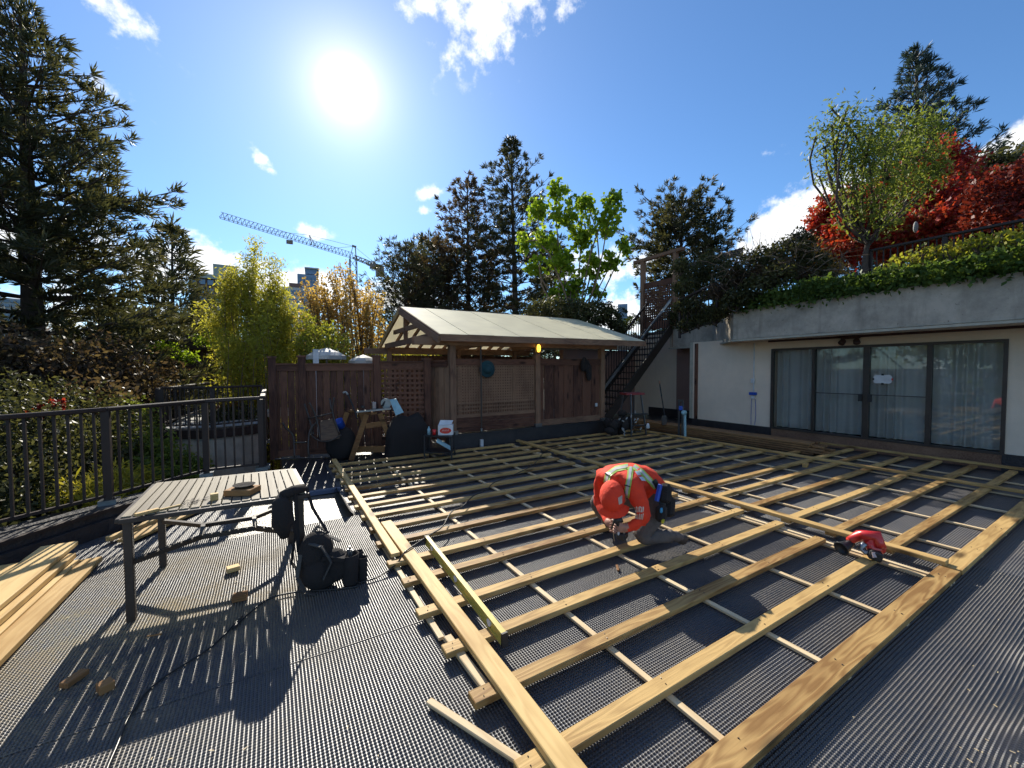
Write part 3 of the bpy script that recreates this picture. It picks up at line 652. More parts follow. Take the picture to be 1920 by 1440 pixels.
for s in (.0, .5, 1.):
    u = 3.0+4.3*s; MB().beam((u, V0, 2.42), (u-.1, VB, 2.38), .05, .14).build('tie_beam', M['oldwoodX'], pv)
    MB().beam((u-.05, 10.2, 2.45), (u-.05, 10.2, 3.12), .09, .09, up=(1, 0, 0)).build('king_post', M['oldwoodX'], pv)
    MB().beam((u-.05, 9.1, 2.72), (u-.05, 11.3, 2.72), .05, .11).build('collar_beam', M['oldwoodX'], pv)
MB().beam(AL+[-.02, 0, -.10], (EL+[-.02, 0, -.09]), .05, .13).build('barge_board', M['oldwoodX'], pv)
MB().beam(AL+[-.02, 0, -.10], (BL+[-.02, 0, -.07]), .05, .13).build('barge_board', M['pine'], pv)
# walls of the pavilion
MB().span((UL+.07, V0-.02, 1.78), (UM-.07, V0+.03, 1.92)).build('top_rail', M['cedarX'], pv)
lattice((UL+.09, V0+.01), (UM-.09, V0+.01), .98, 1.78, .0605, .036, pv, M['oldwoodZ'], thick=.010)
lattice((UL+.09, V0+.012), (UM-.09, V0+.012), .72, .96, .0605, .036, pv, M['oldwoodZ'], thick=.010)
MB().span((UL+.07, V0-.02, .66), (UM-.07, V0+.03, .72)).build('lattice_rail', M['oldwoodX'], pv)
for k in range(3): MB().span((UL+.07, V0-.005, .35+k*.105), (UM-.07, V0+.02, .45+k*.105)).build('wall_board', M['cedarX'], pv)
nb_ = 13; wb_ = (UR-UM-.13)/nb_
for k in range(nb_):
    u = UM+.065+wb_*(k+.5); MB().box((u, V0+.02+.01*(-1)**k, 1.09), (wb_-.006, .02, 1.42)).build('wall_board', M['cedarZ'], pv)
MB().span((UM+.07, V0-.025, 1.78), (UR-.07, V0+.04, 1.94)).build('top_rail', M['cedarX'], pv); MB().span((UM+.07, V0-.02, .34), (UR-.07, V0+.035, .48)).build('bottom_rail', M['oldwoodX'], pv)
# back wall of boards seen through the lattice
for k in range(46): MB().box((3.1+.12*k, VB+.08, 1.15), (.112, .02, 1.95)).build('wall_board', M['cedarZ'], pv)
# side screen between fence and pavilion
sd0, sd1 = np.array((2.90, 8.55)), np.array((UL-.06, V0+.03))
ss = empty('side_screen', (3.0, 8.2, 0), label='short grey-brown board screen joining the fence to the pavilion corner post', cat='fence')
fbay(sd0, sd1, .2, 1.86, 5, ss, bmat=M['oldwoodZ'])
lean = MB().beam((2.70, 8.42, .05), (2.90, 8.5, 1.72), .14, .03).build('leaning_board', M['oldwoodX']); tag(lean, 'grey board leaning against the fence beside the lattice bay', 'board')
# wall lamp (lit)
wl = empty('wall_lamp', PV(1010, 652, V0-.12), label='lit oval bulkhead lamp on the middle pavilion post', cat='lamp')
lc = PV(1010, 653, V0-.13)
em, et, eb = newmat('lamp_glow'); eb.inputs['Base Color'].default_value = (.8, .5, .1, 1); eb.inputs['Emission Color'].default_value = (1, .50, .05, 1); eb.inputs['Emission Strength'].default_value = 1.6
MB().ell(lc, (.05, .05, .095)).build('globe', em, wl, smooth=True)
MB().span((lc[0]-.06, V0-.075, lc[2]-.12), (lc[0]+.06, V0-.052, lc[2]+.12)).build('backplate', M['dark'], wl)
cage = MB()
for k in range(3): cage.tube([lc+[ .056*math.sin(a)*math.cos(k*math.pi/3), .056*math.sin(a)*math.sin(k*math.pi/3), .105*math.cos(a)] for a in np.linspace(0, 2*math.pi, 17)], .004, 4)
cage.tube([lc+[.058*math.cos(a), .058*math.sin(a), 0] for a in np.linspace(0, 2*math.pi, 17)], .004, 4); cage.build('cage', M['dark'], wl)
# things hanging on the pavilion
hp = PV(915, 692, V0-.10)
hat = empty('sun_hat', hp, label='dark teal sun hat hanging flat on the pavilion lattice', cat='hat')
hm = plain('teal_felt', (.02, .07, .085), .9)
MB().lathe([(.01, 0), (.13, .0), (.185, .012), (.188, .02), (.13, .012), (.10, .03), (.09, .10), (.05, .125), (.005, .13)], hp+[0, .05, -.0], 20, axis=(0, -1, 0)).build('felt', hm, hat, smooth=True)
jk = PV(1098, 690, V0-.06)
jm = MB(); 
for k in range(6): jm.ell(jk+np.array([rnd.uniform(-.16, .16), rnd.uniform(-.03, .03), rnd.uniform(-.2, .13)]), (rnd.uniform(.08, .13), .06, rnd.uniform(.10, .18)), 9, 7)
tag(jm.build('jacket', M['cloth'], smooth=True), 'black jacket slung over the board wall of the pavilion', 'jacket')
pp = PV(902, 700, V0-.14)
cd = empty('conduit_pole', (pp[0], pp[1], 0), label='thin dark conduit with a white foot in front of the pavilion lattice', cat='conduit')
MB().tube([(pp[0], pp[1], 2.2), (pp[0], pp[1], .34)], .017, 8).build('pipe', M['tablesteel'], cd); MB().tube([(pp[0], pp[1], .42), (pp[0], pp[1], .36)], .03, 8).build('collar', M['steel'], cd); MB().span((pp[0]-.03, pp[1]-.03, .0), (pp[0]+.03, pp[1]+.03, .18)).build('foot', M['white'], cd)
ou = PV(1118, 759, V0-.02); tag(MB().box(ou, (.07, .03, .09)).build('outlet_box', M['white'], bevel=.006), 'small white outlet box at the right end of the pavilion board wall', 'outlet')

# ================================================================== STAIRS AND LANDING GATE
st = empty('outdoor_stairs', (9.6, 9.2, 0), label='steep open metal stairs rising behind the pavilion to the upper terrace', cat='stairs')
S0, S1 = np.array((8.25, 8.8, -.05)), np.array((11.35, 8.8, 2.98)); VW = .98
for v in (8.8, 8.8+VW): MB().beam(S0*[1, 0, 1]+[0, v, .02], S1*[1, 0, 1]+[0, v, .02], .05, .26, up=(0, 0, 1)).build('stringer', M['tablesteel'], st)
ns_ = 16
for k in range(1, ns_):
    p = S0+(S1-S0)*k/ns_; MB().span((p[0]-.13, 8.83, p[2]+.08), (p[0]+.15, 8.77+VW, p[2]+.115)).build('tread', M['tablesteel'], st)
for v in (8.8, 8.8+VW):
    a = S0*[1, 0, 1]+[0, v, 1.05]; b = S1*[1, 0, 1]+[0, v, 1.0]
    MB().beam(a, b, .05, .06).build('handrail', M['steel'] if v < 9 else M['rail'], st)
    nbk = 27
    for k in range(1, nbk):
        t = k/nbk; p = S0*[1, 0, 1]+[0, v, .12]+(S1-S0)*t; p[1] = v; MB().beam(p, (a+(b-a)*t), .018, .018, up=(1, 0, 0)).build('baluster', M['rail'], st)
    MB().beam((8.32, v, .0), (8.32, v, 1.12), .05, .05, up=(1, 0, 0)).build('newel', M['rail'], st)
lg = empty('landing_gateway', (11.4, 9.4, 3), label='timber gateway with lattice infill and tilted top beam at the head of the stairs', cat='gateway')
pR, pL = PU(1267, 470, 11.45), PU(1206, 488, 11.45)
MB().beam((11.45, pR[1], 2.4), (11.45, pR[1], pR[2]), .13, .13, up=(1, 0, 0)).build('post', M['oldwoodZ'], lg); MB().beam((11.45, pL[1], 2.6), (11.45, pL[1], pL[2]), .14, .14, up=(1, 0, 0)).build('post', M['oldwoodZ'], lg)
MB().beam(PU(1190, 493, 11.45), PU(1282, 466, 11.45), .16, .10).build('top_beam', M['oldwoodX'], lg)
z_0, z_1 = PU(1230, 603, 11.45)[2], PU(1230, 537, 11.45)[2]
lattice((11.47, pL[1]-.07), (11.47, pR[1]+.07), z_0, z_1, .085, .052, lg, M['cedarZ'])
MB().beam((11.46, pL[1], z_1+.09), (11.46, pR[1], z_1+.07), .05, .2).build('rail', M['cedarX'], lg); MB().beam((11.46, pL[1], z_0-.12), (11.46, pR[1], z_0-.12), .05, .28).build('rail', M['cedarX'], lg)
# upper terrace fence behind, left of the gateway
railing('thin black fence on the upper terrace left of the stair head', [np.array((10.1, 13.2, 2.95)), np.array((12.2, 12.4, 2.95))], None, [4.35, 4.35], [16], name='terrace_fence', r=.012, postw=.05, baseplate=False, mat=M['dark'])

# ================================================================== BUILDING ON THE RIGHT
b = empty('house', (11.6, 4, 0), label='long low rendered house with wide glass doors and a planted concrete roof edge', cat='building')
UW = 10.3
def W_(px, py): return PU(px, py, UW)
dl_, dr_ = W_(1448, 730)[1], W_(1884, 730)[1]      # door opening v range (left edge larger v)
z0, z1 = .235, 2.14
vL = W_(1299, 720)[1]
MB().span((UW, dl_, .0), (UW+.25, vL, 2.42)).build('wall', M['stucco'], b)
MB().span((UW, -6, .0), (UW+.25, dr_, 2.42)).build('wall', M['stucco'], b)
MB().span((UW+.002, dr_, z1), (UW+.25, dl_, 2.42)).build('wall', M['stucco'], b)
MB().span((UW-.02, dr_-.0, -.02), (UW+.25, dl_, z0)).build('door_plinth', M['oldwoodX'], b)
MB().span((UW-.03, dl_, -.02), (UW-.001, vL+.02, .26)).build('skirting', M['curb'], b); MB().span((UW-.03, -6, -.02), (UW-.001, dr_, .26)).build('skirting', M['curb'], b)
MB().span((UW-.005, vL, .26), (UW+.25, vL+.10, 2.42)).build('corner_trim', M['ivory'], b)
MB().span((UW-.02, vL-.16, .24), (UW-.002, vL-.06, 2.38)).build('trim_board', M['cedarZ'], b)
# recess walls
UB = 11.95
MB().span((UW+.26, vL+.10, 0), (UB, vL+.13, 2.42)).build('door_jamb', M['brownclad'], b)
MB().span((UW+.3, vL+.131, .2), (UW+1.2, vL+.15, 2.3)).build('side_door', M['cedarZ'], b)
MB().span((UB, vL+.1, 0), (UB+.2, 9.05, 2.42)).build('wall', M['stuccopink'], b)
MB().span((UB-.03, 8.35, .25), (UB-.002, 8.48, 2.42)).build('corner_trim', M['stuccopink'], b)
MB().span((UB-.04, vL+.1, -.02), (UB-.001, 10.2, .28)).build('skirting', M['curb'], b)
MB().span((UB, 9.05, 0), (UB+.2, 10.9, 2.9)).build('wall', M['stucco'], b)
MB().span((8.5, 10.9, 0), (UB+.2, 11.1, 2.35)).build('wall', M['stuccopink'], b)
# soffit and concrete fascia
fb = [(1920+520, 565), (1920, 598), (1600, 621), (1375, 638), (1335, 649), (1256, 652)]
us_ = [9.25, 9.30, 9.35, 9.55, 11.2, 11.40]
FB = [np.array((u, PU(px, py, u)[1], 2.37)) for (px, py), u in zip(fb, us_)]
fa = empty('planted_roof_edge', (9.4, 4, 2.4), label='curving stained concrete fascia with shrubs spilling over it above the glass doors', cat='fascia')
m_ = MB(); n_ = len(FB); vs = []
ZT = [3.06, 3.05, 3.04, 3.04, 3.04, 3.06]
for p, zt2 in zip(FB, ZT): vs += [(p[0], p[1], 2.375), (p[0], p[1], zt2), (p[0]+.25, p[1]+.02, zt2), (p[0]+.25, p[1]+.02, 2.375)]
fs = [(0, 1, 2, 3), tuple((n_-1)*4+k for k in (3, 2, 1, 0))]
for i in range(n_-1):
    for k in range(4): fs.append((i*4+k, (i+1)*4+k, (i+1)*4+(k+1) % 4, i*4+(k+1) % 4))
m_.add(vs, fs); m_.build('concrete_face', M['concrete'], fa)
m_ = MB(); m_.prism([(p[0]+.03, p[1], 2.345) for p in FB]+[(14.5, FB[-1][1], 2.345), (14.5, FB[0][1], 2.345)], (0, 0, .028)); m_.build('soffit', M['stucco'], fa)
m_ = MB()
for i in range(n_-1): m_.beam(FB[i]+[-.03, 0, -.03], FB[i+1]+[-.03, 0, -.03], .07, .04)
m_.build('drip_trim', M['ivory'], fa)
m_ = MB(); m_.prism([(p[0]+.28, p[1], 2.86) for p in FB]+[(14.5, FB[-1][1], 2.86), (14.5, FB[0][1], 2.86)], (0, 0, .19)); m_.build('soil_bed', gm, fa)
MB().span((UW-.03, -6, 2.30), (UW+.0-.003, dl_+.1, 2.345)).build('soffit_trim', M['brownclad'], fa)
MB().span((8.6, 10.75, 2.36), (12, 10.9, 2.95)).build('back_fascia', M['concrete'], b)
# sliding doors
dd = empty('sliding_doors', (UW, (dl_+dr_)/2, z0), label='wide dark-framed four-pane sliding glass doors with grey curtains behind', cat='sliding door')
xs = [1448, 1525, 1624, 1742, 1884]; vsn = [W_(x, 730)[1] for x in xs]
MB().span((UW-.03, dr_, z1-.05), (UW+.06, dl_, z1)).build('frame_head', M['tablesteel'], dd); MB().span((UW-.03, dr_, z0), (UW+.06, dl_, z0+.04)).build('frame_sill', M['tablesteel'], dd)
wd = [.05, .045, .10, .07, .05]
for v, w in zip(vsn, wd): MB().span((UW-.032, v-w/2, z0+.002), (UW+.055, v+w/2, z1-.002)).build('mullion', M['tablesteel'], dd)
for i in range(4):
    g_ = MB().span((UW+.010, vsn[i+1]+wd[i+1]/2, z0+.04), (UW+.016, vsn[i]-wd[i]/2, z1-.05)).build('glass_pane', M['glass'], dd)
for i in (1, 2): MB().span((UW-.015, vsn[i+1]+.04, 1.13), (UW+.008, vsn[i]-.03, 1.145)).build('cross_bar', M['tablesteel'], dd)
for dv_ in (-.075, .075): MB().span((UW-.07, vsn[2]+dv_-.03, 1.0), (UW-.033, vsn[2]+dv_+.03, 1.15)).build('door_handle', M['dark'], dd)
pc = W_(1655, 711); nt_ = empty('paper_notice', (UW-.01, pc[1], pc[2]), label='white paper sheet taped at its four sides to the third glass door pane', cat='notice')
pr = [(UW-.004, pc[1]-.14+c, pc[2]-.085+d) for c, d in ((.03, 0), (.25, 0), (.28, .03), (.28, .14), (.25, .17), (.03, .17), (0, .14), (0, .03))]
MB().prism(pr, (-.002, 0, 0)).build('paper', M['white'], nt_)
for c, d in ((0, .09), (0, -.09)): MB().box((UW-.009, pc[1]+c, pc[2]+d), (.004, .04, .035)).build('tape', M['dark'], nt_)
for c, mt2 in ((.14, M['dark']), (-.145, M['red'])): MB().box((UW-.009, pc[1]+c, pc[2]), (.004, .025, .04)).build('tape', mt2, nt_)
# curtains and dark room
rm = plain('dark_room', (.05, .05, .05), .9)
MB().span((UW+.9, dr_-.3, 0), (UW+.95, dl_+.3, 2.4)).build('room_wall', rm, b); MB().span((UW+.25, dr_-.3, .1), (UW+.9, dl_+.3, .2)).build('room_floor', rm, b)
for nm, va, vb, ph in (('leftmost', vsn[1]+.02, vsn[0]-.02, 0), ('second', vsn[2], vsn[1], 1), ('third', vsn[3], vsn[2], 2), ('rightmost', vsn[4], vsn[3], 3)):
    nn = 140; t = np.linspace(0, 1, nn); amp = .035*(1+.5*np.sin(9*t+ph)); x = UW+.16+amp*np.sin(t*(vb-va)*38+1.6*np.sin(7*t+ph)); y = va+(vb-va)*t
    zz = np.array([z0+.05, 1.2, z1+.05]); vsx = np.stack([np.stack([x*0+x, y, np.full(nn, z)], 1) for z in zz], 1).reshape(-1, 3)
    q = np.array([(i*3+j, (i+1)*3+j, (i+1)*3+j+1, i*3+j+1) for i in range(nn-1) for j in range(2)])
    tag(npmesh('curtain', vsx, q, M['curtain'], smooth=True), 'pale grey pleated curtain behind the %s glass door pane' % nm, 'curtain', 'curtains behind the glass doors')
# wall fittings
cp = W_(1414, 700); fx = empty('wall_socket_run', (UW, cp[1], 1), label='white cable duct with socket boxes and blue plug left of the glass doors', cat='socket')
MB().span((UW-.02, cp[1]-.012, W_(1414, 737)[2]), (UW-.001, cp[1]+.012, 2.30)).build('cable_duct', M['white'], fx)
for py_, m2, s in ((714, M['white'], (.05, .085, .11)), (738, M['blue'], (.06, .17, .07)), (745, M['white'], (.05, .08, .08))):
    c = W_(1413, py_); MB().box((UW-.03, c[1], c[2]), s).build('socket_box' if m2 is not M['blue'] else 'plug', m2, fx, bevel=.006)
for dv_ in (-.05, .04): MB().tube([(UW-.02, cp[1]+dv_, W_(1413, 748)[2]), (UW-.015, cp[1]+dv_*1.3, .5), (UW-.03, cp[1]+dv_, .28)], .005, 4).build('blue_cable', M['blue'], fx)
fl_ = empty('flood_light', tuple(W_(1597, 640)), label='twin-headed floodlight fixed under the eave above the glass doors', cat='lamp')
c = W_(1597, 637); MB().box((UW-.06, c[1], 2.30), (.10, .30, .05)).build('mounting_plate', M['brownclad'], fl_)
for dv_ in (-.1, .1): MB().lathe([(.03, 0), (.05, .02), (.06, .10), (.055, .11)], (UW-.08, c[1]+dv_, 2.26), 12, axis=(-.5, dv_*3, -.7)).build('lamp_head', M['brownclad'], fl_)
# dark stacked boards before the wall
sb = empty('board_stack', (9.1, 6, 0), label='long low stack of dark brown boards lying in front of the glass doors', cat='board stack')
for lay in range(5):
    for k in range(4):
        u = 8.86+.105*k+rnd.uniform(-.01, .01); e0 = 3.35+rnd.uniform(0, .35)+(.15 if lay > 2 else 0)
        o = lumber('board', (u, 8.7+rnd.uniform(-.1, .1), .035+.045*lay), (u+.02, e0, .035+.045*lay), .095, .036, M['stackwood'], sb)
# ================================================================== VEGETATION
def at_h(px, py, D): return np.array(AT(px, py, D), float)
def limb(mb, p, q, r0, r1, bend=.08, n=5, segs=3):
    p = np.array(p, float); q = np.array(q, float); L_ = np.linalg.norm(q-p); o = rng.normal(size=3)*bend*L_
    pts = [p+(q-p)*t+o*math.sin(math.pi*t) for t in np.linspace(0, 1, segs+1)]
    mb.tube(pts, [r0+(r1-r0)*t for t in np.linspace(0, 1, segs+1)], n, cap=False); return pts

def conifer(px, py_top, D, zb, rad, lmat, label, group=None, name='pine_tree', tuft=.5, blades=9, wid=.06, whorl=.8, nb=6, r_tr=.25, start=.12, prof=None, up=.35, droop=-.15, dens=1.0, lean=0., base_px=None, tmat='trunk', subn=5, tspread=.75):
    top = at_h(px, py_top, D); b0 = at_h(base_px if base_px is not None else px, 700, D); base = np.array((b0[0], b0[1], zb)); H_ = top[2]-zb
    root = empty(name, base, label=label, cat='tree', group=group)
    tm = MB(); tm.tube([base, base+(top-base)*.35, base+(top-base)*.7, top], [r_tr, r_tr*.75, r_tr*.4, .03], 8, cap=False)
    cen = []; ax = []
    prof = prof or (lambda t: (1-t)**.75)
    h = start*H_
    while h < H_*.985:
        t = h/H_; Rr_ = rad*prof((t-start)/(1-start))*(.75+.5*rng.random())
        k = max(3, int(round(nb*(.7+.6*rng.random()))))
        a0 = rng.random()*6.28
        for j in range(k):
            a = a0+j*2*math.pi/k+rng.normal()*.25; L_ = max(.25, Rr_*(.65+.5*rng.random()))
            p0 = base+(top-base)*t; d = np.array((math.cos(a), math.sin(a), 0)); sl = droop+(up-droop)*t**1.5
            def P(s): return p0+d*L_*s+np.array((0, 0, L_*(sl*s+.22*s*s)))
            tm.tube([P(0), P(.35), P(.7), P(1)], [max(.02, r_tr*.22*(1-t)+.015), .02+r_tr*.08*(1-t), .018, .008], 4, cap=False)
            ns2 = max(2, int(L_*subn/1.6*dens))
            for s in np.linspace(.22, 1, ns2):
                side = 1 if rng.random() < .5 else -1
                sd2 = np.cross(d, [0, 0, 1])*side; ln = L_*.42*(1.15-s)*(.5+rng.random()); c0 = P(s)
                dd2 = unit(d*.7+sd2*.8+np.array((0, 0, .25*rng.normal()+.1))); tip = c0+dd2*ln
                if ln > .35: tm.tube([c0, tip], [.014, .006], 3, cap=False)
                for u in np.arange(.25 if ln > .4 else 1, 1.01, max(.25, tuft*.8/max(ln, .1))):
                    cen.append(c0+(tip-c0)*u); ax.append(unit(dd2+np.array((0, 0, .45))))
            cen.append(P(1.0)); ax.append(unit(d+np.array((0, 0, .5))))
        h += whorl*(.75+.5*rng.random())*(1.0-.45*t)
    for i in range(5): cen.append(top-[0, 0, i*tuft*.4]); ax.append(np.array((0, 0, 1.)))
    cen = np.repeat(np.array(cen), blades, 0); ax = np.repeat(np.array(ax), blades, 0)
    cen = cen+rng.normal(size=cen.shape)*tuft*.10
    tm.build('trunk', M[tmat], root, smooth=True, fix=False)
    leaves('crown', cen, tuft, lmat, root, aspect=wid/tuft, axis=ax, spread=tspread)
    return root, len(cen)
total = 0
def cnt(r): 
    global total; total += r[1]
# far left big pine, mid-left conifers
cnt(conifer(38, 15, 16, -3.2, 4.1, LM['pine'], 'tallest dark pine filling the left edge behind the railing', tuft=.27, blades=16, wid=.036, whorl=.56, nb=8, r_tr=.33, start=.10, base_px=62, dens=1.35, prof=lambda t: min(1, (1.03-t)**.72*1.0), droop=-.10, up=.30))
cnt(conifer(-330, 60, 15, -3.2, 5.0, LM['pine'], 'pine just beyond the left picture edge', tuft=.3, blades=10, wid=.045, whorl=1.0, nb=6, r_tr=.3))
cnt(conifer(322, 422, 34, -3, 4.6, LM['pine'], 'small pointed conifer left of the bamboo, against the sky', tuft=.7, blades=7, wid=.10, whorl=.9, nb=7, r_tr=.22, name='spruce_tree', prof=lambda t: (1-t)**.9))
cnt(conifer(225, 575, 21, -3, 3.6, LM['pine'], 'broad bushy conifer between the tall left pine and the small pointed one', tuft=.42, blades=9, wid=.06, whorl=.6, nb=8, r_tr=.2, start=.05, droop=.05))
cnt(conifer(345, 590, 24, -3, 4.2, LM['pine'], 'dark low conifer above the brown building', tuft=.45, blades=8, wid=.07, whorl=.65, nb=8, r_tr=.2, start=.05, droop=.05))
# pines behind the pavilion
g_ = 'pines behind the pavilion'
cnt(conifer(958, 262, 27, -3, 4.3, LM['pine'], 'tallest pine behind the pavilion, left of the lime maple', g_, tuft=.32, blades=13, wid=.055, whorl=.85, nb=6, r_tr=.30, start=.22, prof=lambda t: min(1., 1.25*(1-t)**.75)*(.65+.35*math.sin(9*t+1)**2), base_px=972, up=.75))
cnt(conifer(876, 338, 29, -3, 3.9, LM['pinebrown'], 'second pine, reddish, left of the tallest pine behind the pavilion', g_, tuft=.32, blades=13, wid=.055, whorl=.8, nb=6, r_tr=.27, start=.22, prof=lambda t: min(1., 1.3*(1-t)**.7), base_px=880, up=.75))
cnt(conifer(760, 466, 27, -3, 3.0, LM['pine'], 'lower dark conifer left of the pavilion pines, right of the bronze tree', g_, tuft=.30, blades=8, wid=.045, whorl=.62, nb=8, r_tr=.2, start=.08, prof=lambda t: min(1, 1.5*(1-t)**.6), up=.9, droop=.4))
cnt(conifer(812, 455, 33, -3, 3.6, LM['pine'], 'dark conifer between the low one and the reddish pine', g_, tuft=.5, blades=8, wid=.08, whorl=.65, nb=7, r_tr=.2, start=.1, prof=lambda t: min(1, 1.4*(1-t)**.6), up=.7))
cnt(conifer(1278, 368, 30, -1, 3.3, LM['pine'], 'round-headed pine behind the landing gateway', g_, tuft=.34, blades=13, wid=.06, whorl=.75, nb=8, r_tr=.25, start=.3, prof=lambda t: min(1., 1.5*(1-t)**.5), up=.7))
cnt(conifer(1040, 455, 36, -3, 4.0, LM['pine'], 'dark pine half hidden behind the lime maple', g_, tuft=.55, blades=7, wid=.09, whorl=.9, nb=7, r_tr=.2, start=.2))
cnt(conifer(1718, 98, 22, 3.0, 3.3, LM['blue'], 'tall blue-green spruce rising over the red maples', tuft=.24, blades=13, wid=.035, whorl=.55, nb=8, r_tr=.2, start=.12, name='spruce_tree', prof=lambda t: (1-t)**.9, droop=.1, up=.5, dens=1.6, base_px=1725))
print('conifer blades', total)

def clump_tree(label, base, clumps, lmat, size, n, r_tr=.12, tmat='trunkpale', name='broadleaf_tree', group=None, aspect=.55, sig=.42, multi=1, axis=None, twigs=True, fork=.35):
    """trunk, forking limbs to every clump, leaves gathered on twigs inside the clumps"""
    base = np.array(base, float); root = empty(name, base, label=label, cat='tree' if 'shrub' not in name else 'shrub', group=group)
    tm = MB(); cs = [np.array(c[:3]) for c in clumps]; ctr = np.mean(cs, 0); top = base+(ctr-base)*fork
    for k in range(multi):
        off = rng.normal(size=3)*[.1, .1, 0]*(multi > 1)*1.5
        tp = limb(tm, base+off*.6, top+off*3, r_tr, r_tr*.65, .04, 7, 3)
    cen = []; wts = [c[3]**2 for c in clumps]; sw = sum(wts)
    for (x, y, z, r), w_ in zip(clumps, wts):
        c = np.array((x, y, z)); start = top+(c-top)*.0+rng.normal(size=3)*.05
        limb(tm, start, c, r_tr*.35, .02, .10, 5, 4)
        nl = int(n*w_/sw); ntw = max(4, nl//14)
        tips = c+unit(rng.normal(size=(ntw, 3)))*r*(rng.random((ntw, 1))**.45)
        if twigs:
            for tp_ in tips[::3]: tm.tube([c+(tp_-c)*.1, tp_], [.012, .004], 3, cap=False)
        idx = rng.integers(0, ntw, nl); f = rng.random((nl, 1))**.6
        cen.append(c+(tips[idx]-c)*(.35+.65*f)+rng.normal(size=(nl, 3))*size*sig)
    tm.build('trunk', M[tmat], root, smooth=True, fix=False)
    cen = np.concatenate(cen)
    leaves('crown', cen, size, lmat, root, aspect=aspect, axis=None if axis is None else np.tile(axis, (len(cen), 1)), spread=.9 if axis is not None else 1)
    global total; total += len(cen); return root
def CP(lst, jit=0.): # (px, py, D, radius px) -> world clumps
    out = []
    for px, py, D, rp in lst:
        p = at_h(px, py, D); dep = D*math.sqrt(1+0)*.98; out.append((p[0], p[1], p[2], rp/FPX*np.linalg.norm(p-EYE)*.97))
    return out
# lime maple
mp = [(1045, 360, 16, 28), (1010, 395, 16.3, 30), (1062, 400, 15.6, 34), (1100, 378, 16, 26), (1150, 372, 15.7, 24), (1140, 415, 15.5, 34), (1090, 440, 16, 40), (1025, 450, 16, 36), (985, 452, 16.4, 22), (1170, 455, 15.8, 20), (1055, 490, 15.6, 36), (1005, 500, 16.1, 26), (1110, 495, 16, 34), (1148, 490, 15.9, 26), (1075, 535, 16, 34), (1040, 545, 16, 22), (1120, 540, 16.2, 22)]
clump_tree('bright lime-green maple with big drooping leaves behind the pavilion ridge', at_h(1084, 700, 16)*[1, 1, 0], CP(mp), LM['maple'], .16, 5600, r_tr=.10, aspect=.85, name='maple_tree', axis=np.array((0, 0, -.8)), fork=.5)
# red maples
rm_ = [(1560, 400, 14, 34), (1540, 440, 14, 30), (1600, 385, 14.5, 36), (1590, 430, 13.5, 34), (1640, 420, 14, 40), (1545, 480, 13.4, 26), (1600, 470, 13.2, 30), (1660, 370, 15, 32), (1530, 415, 14, 18)]
clump_tree('left red maple, partly hidden by the thin green tree on the planted roof', np.array(at_h(1600, 500, 14)), CP(rm_), LM['red'], .088, 17500, name='red_maple_tree', aspect=.7, fork=.2)
rm2 = [(1720, 340, 15, 42), (1770, 300, 15.5, 34), (1700, 390, 14.5, 40), (1750, 380, 14, 44), (1690, 440, 13.5, 40), (1745, 430, 13.2, 40), (1800, 350, 15, 40), (1810, 410, 14, 40), (1800, 440, 13, 26), (1665, 465, 13.2, 26)]
clump_tree('tall red maple in the middle of the planted roof, before the spruce', np.array(at_h(1740, 480, 14.2)), CP(rm2), LM['red'], .088, 25000, name='red_maple_tree', aspect=.7, fork=.2)
rm3 = [(1870, 380, 12.5, 44), (1915, 400, 12, 40), (1850, 425, 12.3, 34), (1900, 350, 13, 36), (1960, 370, 12, 60), (2020, 400, 11.5, 70)]
clump_tree('dark red maple at the right picture edge above the railing', np.array(at_h(1890, 440, 12.5)), CP(rm3), LM['darkred'], .09, 16000, name='red_maple_tree', aspect=.7, fork=.2)
ol = [(1830, 330, 17, 30), (1870, 320, 17, 34), (1900, 310, 17, 30), (1850, 370, 16.5, 34), (1895, 365, 16.5, 40)]
clump_tree('thin olive shrub tree between the red maples and the pale roofed house', np.array(at_h(1870, 430, 17)), CP(ol), LM['shrub'], .14, 5000, aspect=.4, fork=.3)
# thin green tree on the roof edge
wt_ = [(1560, 235, 10.9, 22), (1595, 225, 10.8, 22), (1548, 275, 10.9, 24), (1590, 270, 10.7, 30), (1635, 245, 11, 28), (1625, 295, 10.8, 34), (1575, 320, 10.8, 28), (1600, 355, 10.6, 30), (1660, 280, 11.2, 30), (1665, 330, 11, 34), (1700, 300, 11.6, 32), (1640, 380, 10.7, 30), (1690, 370, 11.2, 28), (1730, 290, 12, 30), (1725, 340, 11.8, 30), (1595, 400, 10.6, 20), (1655, 415, 10.8, 22), (1548, 310, 10.9, 16), (1700, 235, 12, 26), (1740, 245, 12.3, 26), (1530, 255, 10.9, 10), (1536, 330, 10.9, 10), (1560, 205, 10.9, 9), (1590, 200, 10.9, 9), (1770, 270, 12.2, 16), (1765, 320, 12, 16)]
tb_ = at_h(1624, 522, 10.75)
clump_tree('slender multi-stemmed tree with airy yellow-green leaves on the planted roof', tb_, CP(wt_), LM['green'], .095, 7600, r_tr=.062, tmat='trunk', aspect=.32, multi=1, axis=np.array((0, 0, -.5)), name='slender_tree', fork=.30, sig=1.3)

